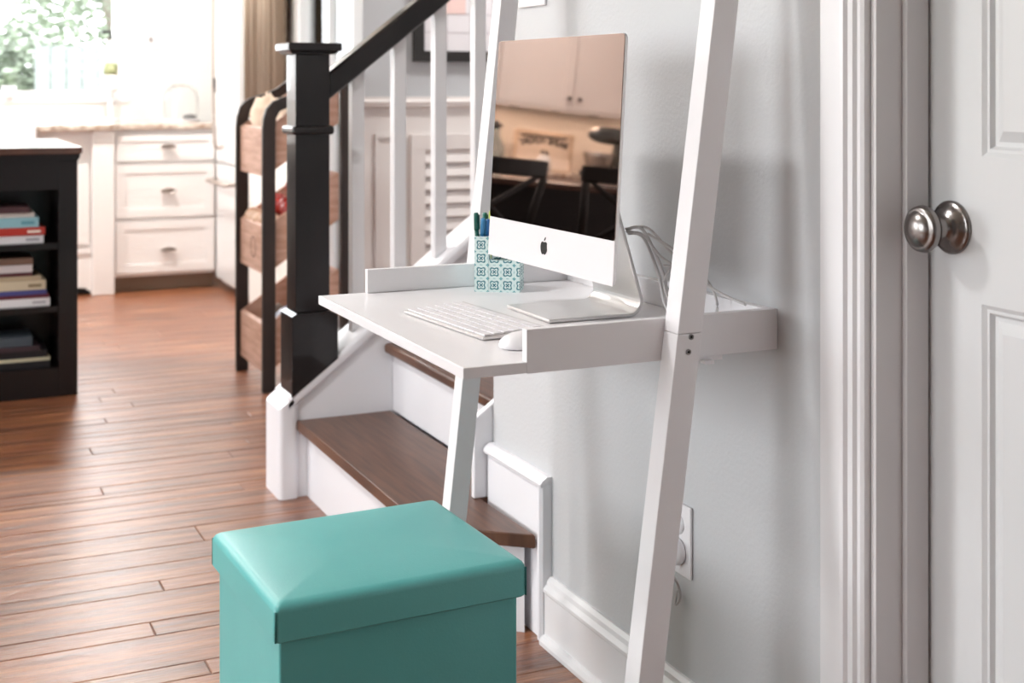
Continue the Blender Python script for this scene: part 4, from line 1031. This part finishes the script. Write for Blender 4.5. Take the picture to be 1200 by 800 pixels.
MB().tube([(HX-0.05, 5.03, 2.295), (HX-0.05, 6.80, 2.295)], 0.012, 10).build('rod', rack_wood, cr_)

# ---- unseen ceiling lamps added to brighten the kitchen wall and cabinets
for k, (x_, y_) in enumerate(((0.9, 6.75), (-0.7, 6.75), (-2.3, 6.75))):
    e = thing('fill_ceiling_lamp', (x_, y_, H-0.03), 'added round recessed fill lamp over the kitchen, '+('nearest the fridge', 'in the middle of the row', 'farthest from the fridge')[k], 'lamp', 'added fill lamps in the kitchen ceiling')
    MB().lathe([(0.10, 0), (0.12, 0.002), (0.12, 0.0245), (0.10, 0.0245), (0.10, 0)], T(x_, y_, H-0.025), 24).build('trim_ring', white_plastic, e)
    MB().lathe([(0, 0), (0.099, 0), (0.099, 0.004), (0, 0.004)], T(x_, y_, H-0.008), 24).build('lens', mat('fill_lamp_lens', '#ffffff', 0.5, emit=('#fff0dd', 8), bump=(10, 0.01, 0.0001)), e)
    l = lamp('ceiling_fill_light', (x_, y_, H-0.028), 32, 0.19, (1, 0.98, 0.96)); l.parent = e; l.location = (0, 0, 0.002)

# ---- unseen lamps added to lighten the hall and the desk and stool tops
for x_, y_, lab, en in ((2.6, 4.30, 'added round fill lamp over the hall behind the stairs', 22), (-0.6, 2.6, 'added round fill lamp over the front room, beside the desk', 25)):
    e = thing('fill_ceiling_lamp', (x_, y_, H-0.06), lab, 'lamp')
    MB().lathe([(0.16, 0.0), (0.17, 0.0), (0.17, 0.059), (0.0, 0.059), (0.0, 0.055), (0.16, 0.055), (0.16, 0)], T(x_, y_, H-0.06), 32).build('fill_lamp_base', white_plastic, e)
    l = lamp('ceiling_fill_light', (x_, y_, H-0.05), en, 0.30, (1, 0.99, 0.98)); l.parent = e; l.location = (0, 0, 0.01)

# ================================================================ OUTSIDE
gm = mat('lawn', '#9aa58a', 0.9, bump=(30, 0.4, 0.01), vary=('#b7bba6', 3, 0.6))
struct('ground', MB().box(-30, 30, -20, 45, -0.5, -0.35), gm)
leafm = mat('tree_leaf', '#66705f', 0.6, vary=('#8a9284', 5, 0.8))
barkm = mat('tree_bark', '#6d6259', 0.9, bump=(20, 0.5, 0.01))
for k, (x_, y_, hh, r_, lab) in enumerate(((1.05, 14.5, 1.55, 0.75, 'low leafy shrub-like tree outside the kitchen window, at its left'), (2.35, 17.0, 2.6, 1.25, 'taller leafy tree outside the kitchen window, at its right'))):
    e = thing('garden_tree', (x_, y_, -0.35), lab, 'tree', 'trees outside the kitchen window')
    MB().tube([(x_, y_, -0.35), (x_+0.1, y_, hh*0.5), (x_-0.05, y_, hh)], [0.12, 0.09, 0.05], 8).build('trunk', barkm, e)
    rnd = random.Random(k+1); lf = MB()
    for q in range(5200):
        d = Vector((rnd.gauss(0, 1), rnd.gauss(0, 1), rnd.gauss(0, 0.8))).normalized()*r_*rnd.uniform(0.35, 1)**0.6
        M = T(x_+d.x, y_+d.y, hh-0.5+d.z) @ RZ(rnd.uniform(0, 360)) @ RX(rnd.uniform(0, 180))
        vs = [lf.b.verts.new(M @ Vector(p)) for p in ((-0.06, 0, 0), (0, -0.03, 0.008), (0.06, 0, 0), (0, 0.03, 0.008))]; lf.b.faces.new(vs)
    o = lf.build('foliage', leafm, e); o['kind'] = 'stuff'
fc = thing('garden_fence', (1.8, 13.0, -0.35), 'pale grey garden fence beyond the kitchen window', 'fence')
fm = mat('weathered_fence', '#6d7073', 0.8, bump=(20, 0.3, 0.003, (1, 1, 0.1)))
for k in range(6): MB().box(1.15+0.14*k, 1.275+0.14*k, 13.0, 13.025, -0.35, 1.48).build('fence_board', fm, fc)
